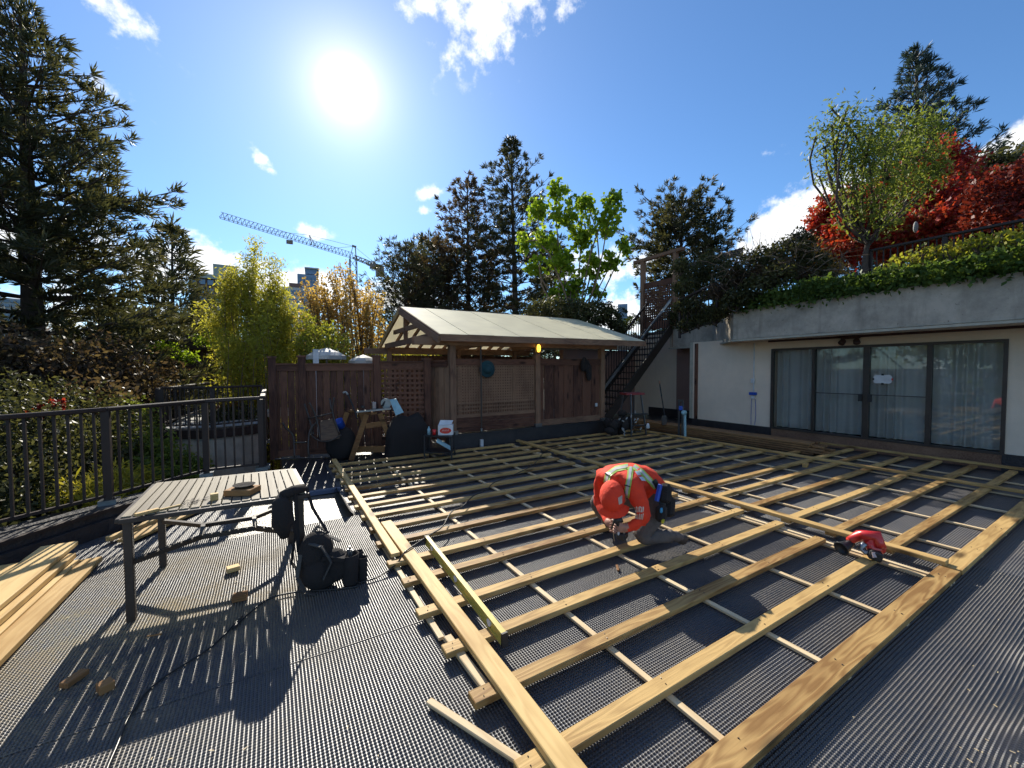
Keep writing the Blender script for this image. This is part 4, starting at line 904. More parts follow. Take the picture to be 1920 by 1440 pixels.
# fan shaped culms: bamboo and bronze trees
def fan(label, base, R0, spec, lmat, size, nl, name, cat, tmat='trunkpale', r=.012, aspect=.22, group=None, tail=.35, jit=.16, lowstart=.12, depth=.8):
    """spec: list of (px, py, D, number of stems) stem tips; stems rise from round base"""
    base = np.array(base, float); root = empty(name, base, label=label, cat=cat, group=group); tm = MB(); cen = []; tot = sum(s[3] for s in spec)
    for px, py, D, k in spec:
        for _ in range(k):
            tip = at_h(px+rng.normal()*13, py+abs(rng.normal())*26, D+rng.normal()*depth*.6)
            a = rng.random()*6.28; p0 = base+np.array((math.cos(a), math.sin(a)*.6, 0))*R0*math.sqrt(rng.random())
            hd = tip-p0; p1 = p0+hd*[.35, .35, .5]; p2 = p0+hd*[.75, .75, .85]; bow = rng.normal(size=3)*[.12, .12, 0]
            pts = [p0, p1+bow, p2+bow, tip]; tm.tube(pts, [r*2.2, r*1.5, r, r*.25], 4, cap=False)
            n = int(nl/tot); t = lowstart+(1-lowstart)*rng.random(n)**.85; s = t*3; i = np.minimum(2, s.astype(int)); f = (s-i)[:, None]; P_ = np.array(pts)
            c = P_[i]*(1-f)+P_[i+1]*f; c = c+rng.normal(size=c.shape)*jit*(1.15-t[:, None]*.75)*[1, 1, .8]; cen.append(c)
    tm.build('stems', M[tmat], root, smooth=True, fix=False)['kind'] = 'stuff'; cen = np.concatenate(cen); leaves('foliage', cen, size, lmat, root, aspect=aspect)
    global total; total += len(cen); return root
fan('tall yellow-green bamboo clump above the left end of the board fence', at_h(480, 700, 14)*[1, 1, 0]+[0, 0, -2.5], 1.1, [(428, 500, 14, 13), (400, 560, 14, 8), (460, 500, 13.8, 12), (470, 445, 14, 5), (500, 540, 13.5, 12), (515, 478, 14, 5), (530, 530, 14, 10), (545, 570, 13.8, 9), (485, 590, 13, 9), (425, 620, 13, 7), (540, 640, 13, 6)], LM['bamboo'], .115, 43000, 'bamboo_clump', 'bamboo', r=.012, jit=.24, aspect=.26)
fan('low bright yellow shrub between the bamboo and the bronze tree', at_h(590, 700, 13.5)*[1, 1, 0]+[0, 0, -1.5], .6, [(575, 575, 13.6, 6), (600, 600, 13.5, 9), (560, 620, 13.3, 7), (625, 625, 13.4, 7), (590, 640, 13.2, 8)], LM['yellow'], .10, 9500, 'yellow_shrub', 'shrub', jit=.22, aspect=.45)
fan('bronze-leaved upright tree, left one of the two behind the parasols', at_h(625, 720, 17)*[1, 1, 0]+[0, 0, -2.5], .5, [(585, 540, 17, 9), (600, 520, 17, 9), (622, 530, 17, 9), (640, 560, 16.8, 8), (575, 580, 17, 6), (650, 600, 16.6, 6)], LM['bronze'], .11, 7500, 'bronze_tree', 'tree', tmat='trunk', r=.02, jit=.16, aspect=.6, lowstart=.3)
fan('bronze-leaved upright tree with tall bare stems, nearer the pavilion gable', at_h(672, 720, 18)*[1, 1, 0]+[0, 0, -2.5], .7, [(620, 492, 18, 4), (640, 500, 18, 5), (661, 484, 18, 7), (680, 512, 18, 7), (700, 540, 18, 6), (715, 580, 18, 5), (690, 560, 17.6, 5), (730, 600, 18, 4)], LM['bronze'], .11, 6000, 'bronze_tree', 'tree', tmat='trunk', r=.022, jit=.15, aspect=.6, lowstart=.35)
fan('golden-green hedge showing under the pavilion roof and behind the lattice', at_h(760, 720, 15)*[1, 1, 0]+[0, 0, -2], 2.6, [(700, 650, 15, 10), (740, 655, 15, 10), (780, 655, 15.2, 10), (650, 665, 14.5, 8), (830, 665, 15.5, 8), (880, 668, 16, 7)], LM['gold'], .12, 11000, 'golden_hedge', 'hedge', jit=.30, aspect=.5)

# shrub masses: leaf clouds spread over lumps
def bush(label, lumps, lmat, size, n, name='shrub', cat='shrub', group=None, aspect=.5, stems=True, kind=None):
    cl = CP(lumps); b0 = np.mean([c[:3] for c in cl], 0); base = np.array((b0[0], b0[1], min(c[2]-c[3] for c in cl)))
    root = empty(name, base, label=label, cat=cat, group=group); tm = MB(); cen = []; sw = sum(c[3]**2 for c in cl)
    for x, y, z, r in cl:
        c = np.array((x, y, z)); k = int(n*r*r/sw); d = unit(rng.normal(size=(k, 3))); rr = r*(.45+.6*rng.random((k, 1))**.5)*(1+.22*np.sin(5*d[:, :1]+7*d[:, 1:2]+x)); cen.append(c+d*rr*[1, 1, .85])
        for _ in range(5):
            q = c+unit(rng.normal(size=3))*r*.8; limb(tm, (x, y, z-r*1.1), q, .025, .008, .1, 4, 2)
    tm.build('stems', M['trunk'], root, smooth=True, fix=False)['kind'] = 'stuff'; leaves('foliage', np.concatenate(cen), size, lmat, root, aspect=aspect)
    global total; total += sum(len(c) for c in cen); return root
bush('dark green shrub mass behind the left railing posts', [(60, 850, 9, 70), (130, 800, 10, 60), (200, 830, 10, 55), (40, 930, 8, 60), (150, 900, 9, 60), (100, 980, 8, 60), (10, 780, 10, 60), (-80, 860, 9, 90), (-90, 980, 8, 90)], LM['shrub'], .075, 24000)
bush('sunlit green shrub behind the railing beside the terrace wall', [(260, 850, 10, 42), (310, 870, 9.8, 34), (360, 880, 10, 24), (270, 900, 9, 34), (240, 790, 11, 34), (330, 905, 9, 26)], LM['green'], .08, 9000)
bush('low yellow-green spiky plant at the foot of the left railing', [(150, 925, 7.5, 22), (215, 905, 8, 26), (190, 940, 7.3, 18), (260, 900, 8.4, 20)], LM['gold'], .16, 1500, aspect=.14)
bush('mixed dark shrubs with reddish tints under the tall left pine', [(60, 720, 12, 60), (130, 700, 12.5, 55), (200, 690, 13, 50), (250, 730, 13, 45), (290, 700, 15, 34), (10, 690, 12, 50), (-80, 700, 12, 80), (180, 760, 11, 50)], LM['pinebrown'], .11, 12000)
bush('small scarlet shrub just above the left handrail', [(90, 770, 9.5, 12), (105, 762, 9.5, 10), (70, 775, 9.5, 8)], LM['red'], .06, 700)
bush('lime branch of leaves above the brown building roof', [(380, 632, 17.5, 14), (300, 652, 16, 12), (330, 660, 16, 14), (355, 672, 16, 12), (400, 640, 17.5, 10)], LM['maple'], .11, 1000)
bush('potted evergreen and red flowers on the planter terrace', [(420, 780, 12.7, 20), (450, 775, 12.8, 20), (475, 782, 12.6, 18), (400, 790, 12.4, 14)], LM['shrub'], .06, 3500)
bush('row of small pink flowers in the planter box', [(415, 765, 12.9, 8), (440, 762, 12.9, 8), (462, 764, 12.9, 7)], LM['red'], .04, 500, name='flower_row', cat='flowers')
bush('dark evergreen shrubs behind the pavilion ridge, below the lime maple', [(1010, 585, 13.5, 24), (1045, 580, 13.5, 26), (1085, 585, 13.5, 26), (1120, 585, 13.4, 26), (1145, 595, 13.4, 20), (1100, 615, 13.2, 20), (1160, 615, 13.3, 16)], LM['shrub'], .09, 9000)
bush('yellow-green shrub behind the thin black fence by the stair head', [(1165, 610, 15, 12), (1180, 605, 15, 12), (1160, 625, 15, 10)], LM['yellow'], .08, 900)
# planting on the house roof: a sloping bed of ivy and tangled stems
def bed(name, label, cat, edge, lmat, size, n, lift, depth, mat2=None, spill=.12, aspect=.6, kind='stuff'):
    e = np.array(edge, float); seg = np.linalg.norm(np.diff(e, axis=0), axis=1); cum = np.concatenate([[0], np.cumsum(seg)]); s = rng.random(n)*cum[-1]
    i = np.clip(np.searchsorted(cum, s)-1, 0, len(seg)-1); f = ((s-cum[i])/seg[i])[:, None]; c = e[i]*(1-f)+e[i+1]*f
    dpt = rng.random(n)**.8; wob = .5+.5*np.sin(s*3.1)*np.sin(s*1.3+2)
    hh = lift*(1-np.exp(-dpt*3.0))*(.75+.4*wob)
    c = c+np.stack([dpt*depth-.10, np.zeros(n), hh+rng.normal(size=n)*.06*lift-.02], 1)
    hang = rng.random(n) < spill; c[hang, 2] -= rng.random(hang.sum())**2*.22*(wob[hang]+.2); c[hang, 0] = (e[i]*(1-f)+e[i+1]*f)[hang, 0]-.05-.05*rng.random(hang.sum())
    o = leaves(name, c, size, lmat, aspect=aspect); tag(o, label, cat, kind=kind); global total; total += n; return o
mnd = MB(); mv = []
for p, z in zip(FB, ZT): mv += [(p[0]+.06, p[1], z-.03), (p[0]+.35, p[1]+.03, z+.10), (p[0]+1.0, p[1]+.1, z+.26), (p[0]+3.2, p[1]+.1, z+.30)]
mnd.add(mv, [(i*4+k, (i+1)*4+k, (i+1)*4+k+1, i*4+k+1) for i in range(len(FB)-1) for k in range(3)]).build('soil_mound', gm, fa)
EDG = [np.array((p[0], p[1], z)) for p, z in zip(FB, ZT)]
bed('ivy', 'glossy green ivy spilling over the concrete roof edge', 'ivy', EDG[:4], LM['ivy'], .085, 20000, .42, .9)
bed('ivy', 'duller ivy over the fascia beside the stair head', 'ivy', EDG[3:], LM['shrub'], .085, 11000, .55, 1.0, spill=.25)
bush('bright golden shrubs under the upper railing at the right edge', [(1760, 484, 11.2, 15), (1800, 478, 11.1, 17), (1845, 470, 11, 17), (1885, 462, 10.9, 17), (1920, 454, 10.8, 18), (1730, 498, 11.2, 12), (1970, 452, 10.7, 22)], LM['gold'], .10, 3800, aspect=.7)
bush('loose yellow-green sprays in front of the upper railing', [(1690, 490, 10.2, 12), (1735, 476, 10.1, 13), (1790, 470, 9.9, 14), (1835, 455, 9.8, 12), (1880, 455, 9.7, 14), (1915, 446, 9.6, 10)], LM['yellow'], .075, 500, aspect=.6)
bush('green hedge along the roof edge at the right', [(1700, 520, 10.3, 16), (1750, 512, 10.2, 20), (1800, 508, 10.1, 22), (1850, 502, 10.0, 23), (1900, 494, 9.9, 24), (1950, 488, 9.8, 28), (1660, 520, 10.5, 16)], LM['green'], .08, 7500)
bush('leafy brown tangle at the left end of the planted roof', [(1365, 530, 11.6, 30), (1400, 505, 11.4, 32), (1440, 495, 11.4, 32), (1480, 480, 11.6, 30), (1300, 520, 12.2, 24), (1335, 500, 12, 26), (1420, 540, 10.8, 24), (1520, 500, 11.4, 26), (1460, 520, 10.8, 24), (1500, 455, 12, 20), (1380, 560, 10.8, 20), (1540, 530, 10.9, 20)], LM['shrub'], .085, 13000)
bush('dry brown shrub in the middle of the tangled planting on the roof', [(1380, 520, 11.2, 16), (1425, 515, 11.0, 18), (1470, 505, 11.0, 18), (1505, 520, 10.9, 14), (1345, 545, 11.0, 14)], LM['pinebrown'], .06, 4200)
bush('orange and yellow shrub at the foot of the left red maple', [(1510, 465, 12.6, 18), (1535, 490, 12.4, 18), (1560, 505, 12.2, 14), (1500, 500, 12.2, 12)], LM['bronze'], .09, 2200)
bush('climber leaves over the rail right of the gateway', [(1275, 500, 11.6, 14), (1280, 540, 11.5, 16), (1295, 575, 11.5, 16), (1310, 600, 11.4, 14), (1272, 575, 11.5, 10), (1340, 590, 11.3, 16), (1285, 610, 11.4, 12)], LM['shrub'], .075, 4200)
tw = MB()
for k in range(230):
    p = at_h(rng.uniform(1345, 1590), rng.uniform(470, 560), rng.uniform(10.7, 11.6)); q = p+rng.normal(size=3)*[.3, .3, .22]+[0, 0, .12]; limb(tw, p, q, .009, .003, .18, 3, 3)
for k in range(26):
    p = at_h(rng.uniform(1400, 1530), rng.uniform(465, 480), 11.6); q = p+np.array((rng.normal()*.12, rng.normal()*.12, rng.uniform(.2, .6))); limb(tw, p, q, .007, .003, .12, 3, 3)
o = tw.build('bare_twigs', M['trunkpale'], None, fix=False); tag(o, 'tangle of bare pale twigs sticking out of the planted roof', 'twigs', kind='stuff')
# upper roof railing
a_, b_ = AT(1632, 470, 10.9), AT(1965, 404, 9.9)
ur = railing('dark railing running uphill across the planted roof before the red maples', [np.array((a_[0], a_[1], a_[2]-.95)), np.array(((a_[0]+b_[0])/2, (a_[1]+b_[1])/2, (a_[2]+b_[2])/2-.95)), np.array((b_[0], b_[1], b_[2]-.95))], None, [a_[2], (a_[2]+b_[2])/2, b_[2]], [10, 10], r=.010, postw=.07, baseplate=False)
lowr = [AT(1275, 562, 11.5), AT(1345, 530, 11.3)]
railing('short dark railing tangled in climbers right of the gateway', [p-[0, 0, 1.0] for p in lowr], None, [p[2] for p in lowr], [9], r=.010, postw=.05, baseplate=False)
MB().beam(AT(1290, 500, 13), AT(1392, 471, 12.4), .12, .16).build('roof_beam', M['rail']); tag(bpy.data.objects['roof_beam'], 'dark sloping beam behind the tangled shrubs right of the gateway', 'beam')
lr = MB().ell(AT(1717, 426, 12.2), (.07, .04, .12), 14, 10).build('glass_ornament', M['tile'], smooth=True); tag(lr, 'pale oval ornament hanging before the red maple', 'ornament')
structure(MB().prism([(12.5, -8, 3.1), (60, -12, 3.1), (60, 14, 3.1), (12.6, 11.5, 3.0)], (0, 0, -.4)).build('upper_terrace', gm))
structure(MB().prism([(8.5, 11.2, 2.9), (14, 11.2, 2.9), (14, 16, 2.9), (8.5, 16, 2.9)], (0, 0, -.3)).build('stair_landing', M['tile']))
print('leaves total', total)

# ================================================================== PARASOLS BEYOND THE FENCE
def parasol(px, py, D, rpx, label, pole):
    top = at_h(px, py, D); r = rpx/FPX*np.linalg.norm(top-EYE); base = np.array((top[0], top[1], -.2)); root = empty('parasol', base, label=label, cat='parasol', group='white parasols behind the fence')
    n = 8; m = MB(); vs = [top]; fs = []
    for ring, (f, dz) in enumerate(((.35, -.10), (.7, -.24), (1.0, -.42))):
        for j in range(n*2):
            a = math.pi*j/n; sc = f*(1 if j % 2 == 0 else .955); vs.append(top+np.array((r*sc*math.cos(a), r*sc*math.sin(a), dz*r*1.05)))
    k = n*2; fs = [(0, 1+j, 1+(j+1) % k) for j in range(k)]+[(1+i*k+j, 1+(i+1)*k+j, 1+(i+1)*k+(j+1) % k, 1+i*k+(j+1) % k) for i in range(2) for j in range(k)]
    m.add(vs, fs).build('canopy', M['canvas'], root, fix=False)
    m = MB()
    for j in range(k):
        a = math.pi*j/n; b2 = math.pi*(j+1)/n; m.beam(vs[1+2*k+j]+np.array([0, 0, -.05]), vs[1+2*k+(j+1) % k]+np.array([0, 0, -.05]), .012, .10)
    m.build('valance', M['canvas'], root); MB().tube([base, top-[0, 0, .05]], .025, 8).build('pole', M['steel'], root)
    for j in range(n):
        a = 2*math.pi*j/n; MB().beam(top-[0, 0, .08*r], vs[1+2*k+2*j]-np.array([0, 0, .02]), .02, .02).build('rib', M['steel'], root)
parasol(612, 652, 12.2, 31, 'larger white parasol poking over the fence, left one', True)
parasol(681, 665, 12.6, 24, 'smaller white parasol poking over the fence, right one', True)
p_ = at_h(592, 670, 11.8); tag(MB().beam((p_[0], p_[1], 0), (p_[0], p_[1], at_h(592, 655, 11.8)[2]), .13, .13, up=(1, 0, 0)).build('white_post', M['white']), 'pale square post with collar beside the larger parasol', 'post')

# ================================================================== FAR BUILDINGS AND CRANE
def tower(label, px0, px1, pyt, D, mat, floors, cols, pane, extra=None, py_b=700):
    a = at_h((px0+px1)/2, 690, D); root = empty('tower_block', (a[0], a[1], -3), label=label, cat='building'); 
    billbox(px0, px1, pyt, 700, D, 22, mat, 'wall', root, zb=-3)
    A = AT(px0, 690, D); B_ = AT(px1, 690, D); zt2 = AT((px0+px1)/2, pyt, D)[2]; n = unit(np.array([A[0]+B_[0], A[1]+B_[1], 0])); me_ = None
    dz = (zt2-8)/floors
    for i in range(floors):
        for j in range(cols):
            t = (j+.5)/cols; p = np.array((A[0]+(B_[0]-A[0])*t, A[1]+(B_[1]-A[1])*t, 0))-n*.12; w_ = np.linalg.norm((B_-A)[:2])/cols*.72
            z = zt2-dz*(i+.6); ang = math.atan2(B_[1]-A[1], B_[0]-A[0])
            if me_ is None:
                wo_ = MB().box((0, 0, 0), (w_, .25, dz*.55)).build('window', pane, root); me_ = wo_.data
            else: wo_ = bpy.data.objects.new('window', me_); C.objects.link(wo_); wo_.parent = root; wo_.matrix_parent_inverse = Matrix.LocRotScale(root.location, root.rotation_euler, None).inverted()
            wo_.matrix_basis = Matrix.LocRotScale((p[0], p[1], z), Euler((0, 0, ang)), None)
    return root
gpane = plain('tower_glass', (.10, .17, .26), .2, spec=.8); greyw = plain('tower_concrete', (.52, .52, .49), .8); greenw = plain('tower_green_grey', (.36, .40, .35), .8); redw = plain('tower_brick', (.20, .12, .10), .85); bluew = plain('tower_blue', (.16, .25, .38), .4)
t_ = tower('grey-green tower with a stepped roof behind the bamboo, left', 362, 450, 522, 75, redw, 6, 6, gpane)
billbox(400, 447, 497, 521, 75.5, 14, greenw, 'roof_house', t_); billbox(366, 456, 516, 524, 74.5, 22, greenw, 'parapet', t_)
t_ = tower('pale ribbed office block seen right of the bamboo', 528, 600, 540, 120, greyw, 7, 12, gpane); billbox(542, 566, 531, 540, 121, 12, redw, 'roof_house', t_)
t_ = tower('blue glass tower with a flat crown left of the crane mast', 562, 600, 515, 170, bluew, 9, 6, gpane); billbox(573, 595, 503, 514, 172, 14, bluew, 'crown', t_); billbox(571, 598, 501.5, 503.5, 171, 16, greyw, 'crown_frame', t_)
t_ = tower('narrow blue glass tower seen through the stair-head fence', 1158, 1176, 570, 110, bluew, 6, 4, gpane)
t_ = tower('pale tower behind the lime maple', 1062, 1080, 528, 130, greyw, 6, 4, gpane)
t_ = tower('distant pale block seen through the left pine', 0, 60, 560, 90, greyw, 6, 5, gpane)
hs = empty('pale_house', AT(1900, 330, 40), label='pale stone house with chimney peeking over the trees at the right edge', cat='house')
billbox(1858, 2010, 330, 480, 40, 10, M['ivory'], 'wall', hs, zb=3)
a = AT(1846, 332, 39.5); b2 = AT(1925, 258, 39.5); c2 = AT(2040, 330, 39.5); nn_ = unit(np.array([b2[0], b2[1], 0])); MB().prism([a, b2, c2], nn_*10).build('gable_roof', M['ivory'], hs)
billbox(1868, 1882, 278, 306, 39, 1.2, M['tile'], 'chimney', hs)
# tower crane
CR = plain('crane_grey_paint', (.22, .185, .15), .6); DC = 130
cr = empty('tower_crane', AT(662, 690, DC), label='lattice tower crane with a long jib above the bronze trees', cat='crane')
J0 = at_h(412, 408, DC*1.0); J1 = at_h(712, 501, DC*1.0); mt3 = at_h(662, 484, DC)
d_ = unit(J1-J0); nn_ = np.array((0, 0, 1.)); side = unit(np.cross(d_, nn_)); hj = 1.5
def truss(p, q, h, w, n, name, parent, taper=1.0, r=.065):
    m = MB(); d = unit(q-p); sd2 = unit(np.cross(d, [0, 0, 1] if abs(d[2]) < .9 else [1, 0, 0])); up_ = np.cross(sd2, d)
    def pt(t, k):
        hh = h*(1-(1-taper)*(1-t)) if taper != 1 else h
        return p+(q-p)*t+{0: -sd2*w/2, 1: sd2*w/2, 2: up_*hh}[k]
    for k in range(3): m.beam(pt(0, k), pt(1, k), r*1.5, r*1.5)
    for i in range(n):
        t0, tm_, t1 = i/n, (i+.5)/n, (i+1)/n
        for k in (0, 1): m.beam(pt(t0, k), pt(tm_, 2), r, r); m.beam(pt(tm_, 2), pt(t1, k), r, r)
        m.beam(pt(t0, 0), pt(t0, 1), r, r)
    return m.build(name, CR, parent)
truss(J0, mt3, hj, 1.4, 34, 'jib', cr)
truss(mt3, J1-[0, 0, .5], 1.0, 1.4, 6, 'counter_jib', cr, r=.14)
mb4 = MB(); base_c = np.array((mt3[0], mt3[1], -3)); w_ = .9
for a, b2 in ((-1, -1), (1, -1), (1, 1), (-1, 1)): mb4.beam(base_c+[a*w_, b2*w_, 0], mt3+[a*w_, b2*w_, 0], .2, .2, up=(1, 0, 0))
for i in range(14):
    z0_ = -3+(mt3[2]+3)*i/14; z1_ = -3+(mt3[2]+3)*(i+1)/14
    for (a, b2), (c2, e2) in (((-1, -1), (1, -1)), ((1, -1), (1, 1)), ((1, 1), (-1, 1)), ((-1, 1), (-1, -1))): mb4.beam((mt3[0]+a*w_, mt3[1]+b2*w_, z0_), (mt3[0]+c2*w_, mt3[1]+e2*w_, z1_), .12, .12)
mb4.build('mast', CR, cr)
ap = at_h(664, 462, DC); m = MB()
for sx in (-.9, .9):
    for sy in (-.5, .5): m.beam(mt3+d_*sx+side*sy, ap+d_*sx*.35+side*sy, .14, .14, up=(1, 0, 0))
m.beam(ap-d_*.6, ap+d_*.6, .5, .5); m.build('apex', CR, cr)
m = MB(); k1 = at_h(585, 460, DC); kt = at_h(580, 441, DC); m.beam(k1, kt, .2, .2, up=(1, 0, 0)); m.beam(k1+d_*1.2, kt, .14, .14, up=(1, 0, 0)); m.build('jib_strut', CR, cr)
for a, b2 in ((ap, at_h(607, 467, DC)), (at_h(500, 432, DC), kt), (kt, ap), (ap, J1)): MB().beam(a, b2, .07, .07).build('pendant_cable', CR, cr)
MB().box(J1-[0, 0, 1.2], (2.2, 1.6, 3.0)).build('counterweight', CR, cr); MB().box(J1-d_*1.2-[0, 0, .2], (3.2, 1.6, 1.3)).build('winch_house', CR, cr)
MB().box(at_h(543, 454, DC), (1.6, 1.2, .8)).build('trolley', CR, cr)

# trees out of view on the left that the glass doors mirror
for (x, y, z, r), lab in (((-13, 2, 1, 3.5), 'leafy tree beyond the left picture edge, nearest the camera'), ((-14, 7, 2, 4), 'leafy tree beyond the left picture edge, before the tall pine'), ((-15, -4, 1, 4), 'leafy tree far beyond the left picture edge')):
    cl = [(x+rng.normal()*r*.5, y+rng.normal()*r*.5, z+rng.normal()*r*.45+.5, r*.55) for _ in range(9)]
    clump_tree(lab, (x, y, -3.2), cl, LM['green'], .26, 5200, r_tr=.2, name='garden_tree')
# ================================================================== SLATTED TABLE
tbl = empty('garden_table', (-.35, 4.05, 0), label='brown metal garden table with a slatted top standing on the sunny sheet', cat='table')
ZT_ = .72; c00, c10, c11, c01 = [np.array(p) for p in ((-.885, 3.60, ZT_), (.215, 3.56, ZT_), (.165, 4.53, ZT_), (-.88, 4.58, ZT_))]
for p, q in ((c00, c10), (c10, c11), (c11, c01), (c01, c00)): MB().beam(p+[0, 0, -.012], q+[0, 0, -.012], .05, .03).build('frame_bar', M['tablesteel'], tbl, bevel=.003)
nsl = 18
for i in range(nsl):
    t0, t1 = (i+.08)/nsl, (i+.92)/nsl; ins = .012
    def T(t, s): return (c00*(1-t)+c10*t)*(1-s)+(c01*(1-t)+c11*t)*s
    MB().prism([T(t0, ins), T(t1, ins), T(t1, 1-ins), T(t0, 1-ins)], (0, 0, .012)).build('table_slat', M['tableslat'], tbl)
legp = [(-.855, 3.645), (.175, 3.60), (.13, 4.48), (-.845, 4.53)]
for x, y in legp: MB().beam((x, y, 0.0), (x, y, ZT_-.028), .048, .048, up=(1, 0, 0)).build('leg', M['tablesteel'], tbl, bevel=.004)
zs = .40
fa_, fb2 = np.array((-.50, 3.93, zs)), np.array((-.14, 3.91, zs)); ba_, bb_ = np.array((-.52, 4.22, zs)), np.array((-.16, 4.20, zs))
for pts in (((legp[0]+(zs,)), fa_, fb2, (legp[1]+(zs,))), ((legp[3]+(zs,)), ba_, bb_, (legp[2]+(zs,)))):
    m = MB()
    for a, b2 in zip(pts[:-1], pts[1:]): m.beam(a, b2, .032, .032)
    m.build('stretcher', M['tablesteel'], tbl)
for a, b2 in ((fa_, ba_), (fb2, bb_)): MB().beam(a, b2, .03, .03).build('cross_brace', M['tablesteel'], tbl)
ob = MB().box((0, 0, 0), (.20, .155, .045)).build('wood_block', M['sawhorse'], bevel=.004); p = G(455, 925, .735); ob.location = (p[0], p[1], .758); ob.rotation_euler = (0, 0, -.5); tag(ob, 'thick orange-brown wooden board piece on the table under the black dish', 'wood block')
dp = (p[0]+.01, p[1]+.01, .781)
tag(MB().lathe([(.005, .0), (.055, .002), (.075, .02), (.078, .022), (.055, .010), (.005, .008)], dp, 20).build('tape_roll', M['cloth'], smooth=True), 'small black dish on top of the orange-brown board piece', 'dish')
for px, py, lab, s, rz in ((402, 937, 'small square offcut standing on the table near its middle', (.05, .04, .05), .1), (276, 962, 'pale wedge at the front left corner of the slatted table', (.13, .035, .018), .55), (315, 953, 'thin stick beside the pale wedge on the table', (.16, .018, .01), .5)):
    p = G(px, py, .735); o = MB().box((0, 0, 0), s).build('wood_block', M['pine2'], bevel=.002); o.location = (p[0], p[1], .733+s[2]/2); o.rotation_euler = (0, 0, rz); tag(o, lab, 'wood block')
m = MB(); p = G(362, 942, .735)
for k in range(26):
    a = rng.random()*6.28; c = p+np.array((rng.normal()*.035, rng.normal()*.03, .003+.008*rng.random())); m.tube([c, c+np.array((math.cos(a)*.035, math.sin(a)*.035, .002))], .0018, 3)
tag(m.build('screws', M['tablesteel']), 'little heap of dark screws on the table slats', 'screws', kind='stuff')
# pouch hung over the table corner, with its strap
po = empty('hanging_pouch', (.17, 3.62, .4), label='black pouch and straps hung over the right front corner of the table', cat='pouch')
m = MB(); m.tube([(.06, 3.56, .75), (.04, 3.50, .70), (.045, 3.48, .55), (.06, 3.50, .43)], [.03, .06, .075, .03], 10); m.tube([(.20, 3.60, .76), (.12, 3.54, .765), (.05, 3.52, .74)], [.035, .04, .04], 8)
o = m.build('pouch_body', M['cloth'], po, smooth=True)
for pts in ([(.22, 3.60, .76), (.26, 3.56, .60), (.33, 3.50, .46), (.36, 3.48, .40)], [(.10, 3.50, .70), (.13, 3.48, .45), (.10, 3.50, .22), (.17, 3.46, .12)], [(.14, 3.52, .74), (.145, 3.50, .5), (.15, 3.49, .3)]):
    m = MB()
    for a, b2 in zip(pts[:-1], pts[1:]): m.beam(a, b2, .028, .006)
    m.build('strap', M['cloth'], po)
# tool bag on the ground
bg_ = empty('tool_bag', (.38, 3.42, 0), label='open black tool bag with side pouches standing on the sunny sheet beside the table', cat='tool bag')
m = MB(); m.ell((.27, 3.47, .27), (.13, .11, .17), 16, 10); m.ell((.30, 3.44, .13), (.15, .12, .14), 16, 10); o = m.build('bag_body', M['cloth'], bg_, smooth=True)
m = MB(); m.ell((.40, 3.40, .17), (.10, .09, .13), 12, 8); m.box((.39, 3.37, .25), (.16, .11, .03), rz=-.3, ry=.2); m.build('flap', M['cloth'], bg_, smooth=False)
def pouch(c, r, h, nm):
    MB().lathe([(r*.75, 0), (r*.9, h*.1), (r, h*.6), (r*1.05, h), (r*.93, h), (r*.85, h*.55), (r*.7, h*.5)], c, 14).build(nm, M['cloth'], bg_, smooth=True)
pouch((.50, 3.36, .0), .065, .25, 'side_pouch'); pouch((.595, 3.36, .01), .035, .19, 'small_pouch'); pouch((.58, 3.42, .01), .03, .22, 'small_pouch')
for pts in ([(.22, 3.40, .38), (.30, 3.33, .36), (.36, 3.31, .24), (.30, 3.31, .12)], [(.32, 3.50, .40), (.40, 3.46, .36), (.44, 3.42, .34)], [(.16, 3.42, .30), (.13, 3.38, .15), (.18, 3.34, .04), (.25, 3.33, .01)], [(.24, 3.47, .42), (.29, 3.50, .47), (.34, 3.49, .42)]):
    m = MB()
    for a, b2 in zip(pts[:-1], pts[1:]): m.beam(a, b2, .03, .008)
    m.build('strap', plain('worn_webbing', (.07, .065, .06), .8), bg_)
m = MB()
for k in range(7): a = np.array((.49+.012*(k % 3), 3.355+.01*(k//3), .2)); m.tube([a, a+[.01*(k % 2), 0, .06+.012*k % .05]], .006, 6)
o = m.build('tools', M['steel'], bg_); o['kind'] = 'stuff'

# ================================================================== BLACK CORD
c1 = lambda x, y: (600+x*.2708, 800+y*.2708); c6 = lambda x, y: (180+x*.2708, 860+y*.2708); c13 = lambda x, y: (x*.3195, 980+y*.3195)
cp_ = [c1(1700, 130), c1(1570, 165), c1(1480, 260), c1(1370, 320), c1(1210, 385), c1(1150, 440), c1(1060, 480), c1(990, 550), c1(910, 590), c1(850, 690), c1(760, 750), c1(610, 850)]
pts = [G(x, y, .115 if i > 0 else .10) for i, (x, y) in enumerate(cp_)]
pts += [G(*c1(575, 885), .10), G(*c1(520, 960), .05), G(*c1(400, 1040), .022), G(*c1(280, 1080), .018)]
pts += [G(x, y, .016) for x, y in (c6(1800, 885), c6(1650, 905), c6(1380, 925), c6(1200, 970), c6(1050, 1080), c6(950, 1175), c13(1420, 550), c13(1250, 720), c13(1000, 880), c13(870, 980), c13(790, 1090), c13(740, 1170), c13(690, 1300), c13(630, 1440), c13(600, 1540))]
def smooth_pts(P, k=5):
    P = [np.array(p, float) for p in P]; out = []
    for i in range(len(P)-1):
        p0, p1, p2, p3 = P[max(i-1, 0)], P[i], P[i+1], P[min(i+2, len(P)-1)]
        for j in range(k): t = j/k; out.append(.5*((2*p1)+(-p0+p2)*t+(2*p0-5*p1+4*p2-p3)*t*t+(-p0+3*p1-3*p2+p3)*t**3))
    return out+[P[-1]]
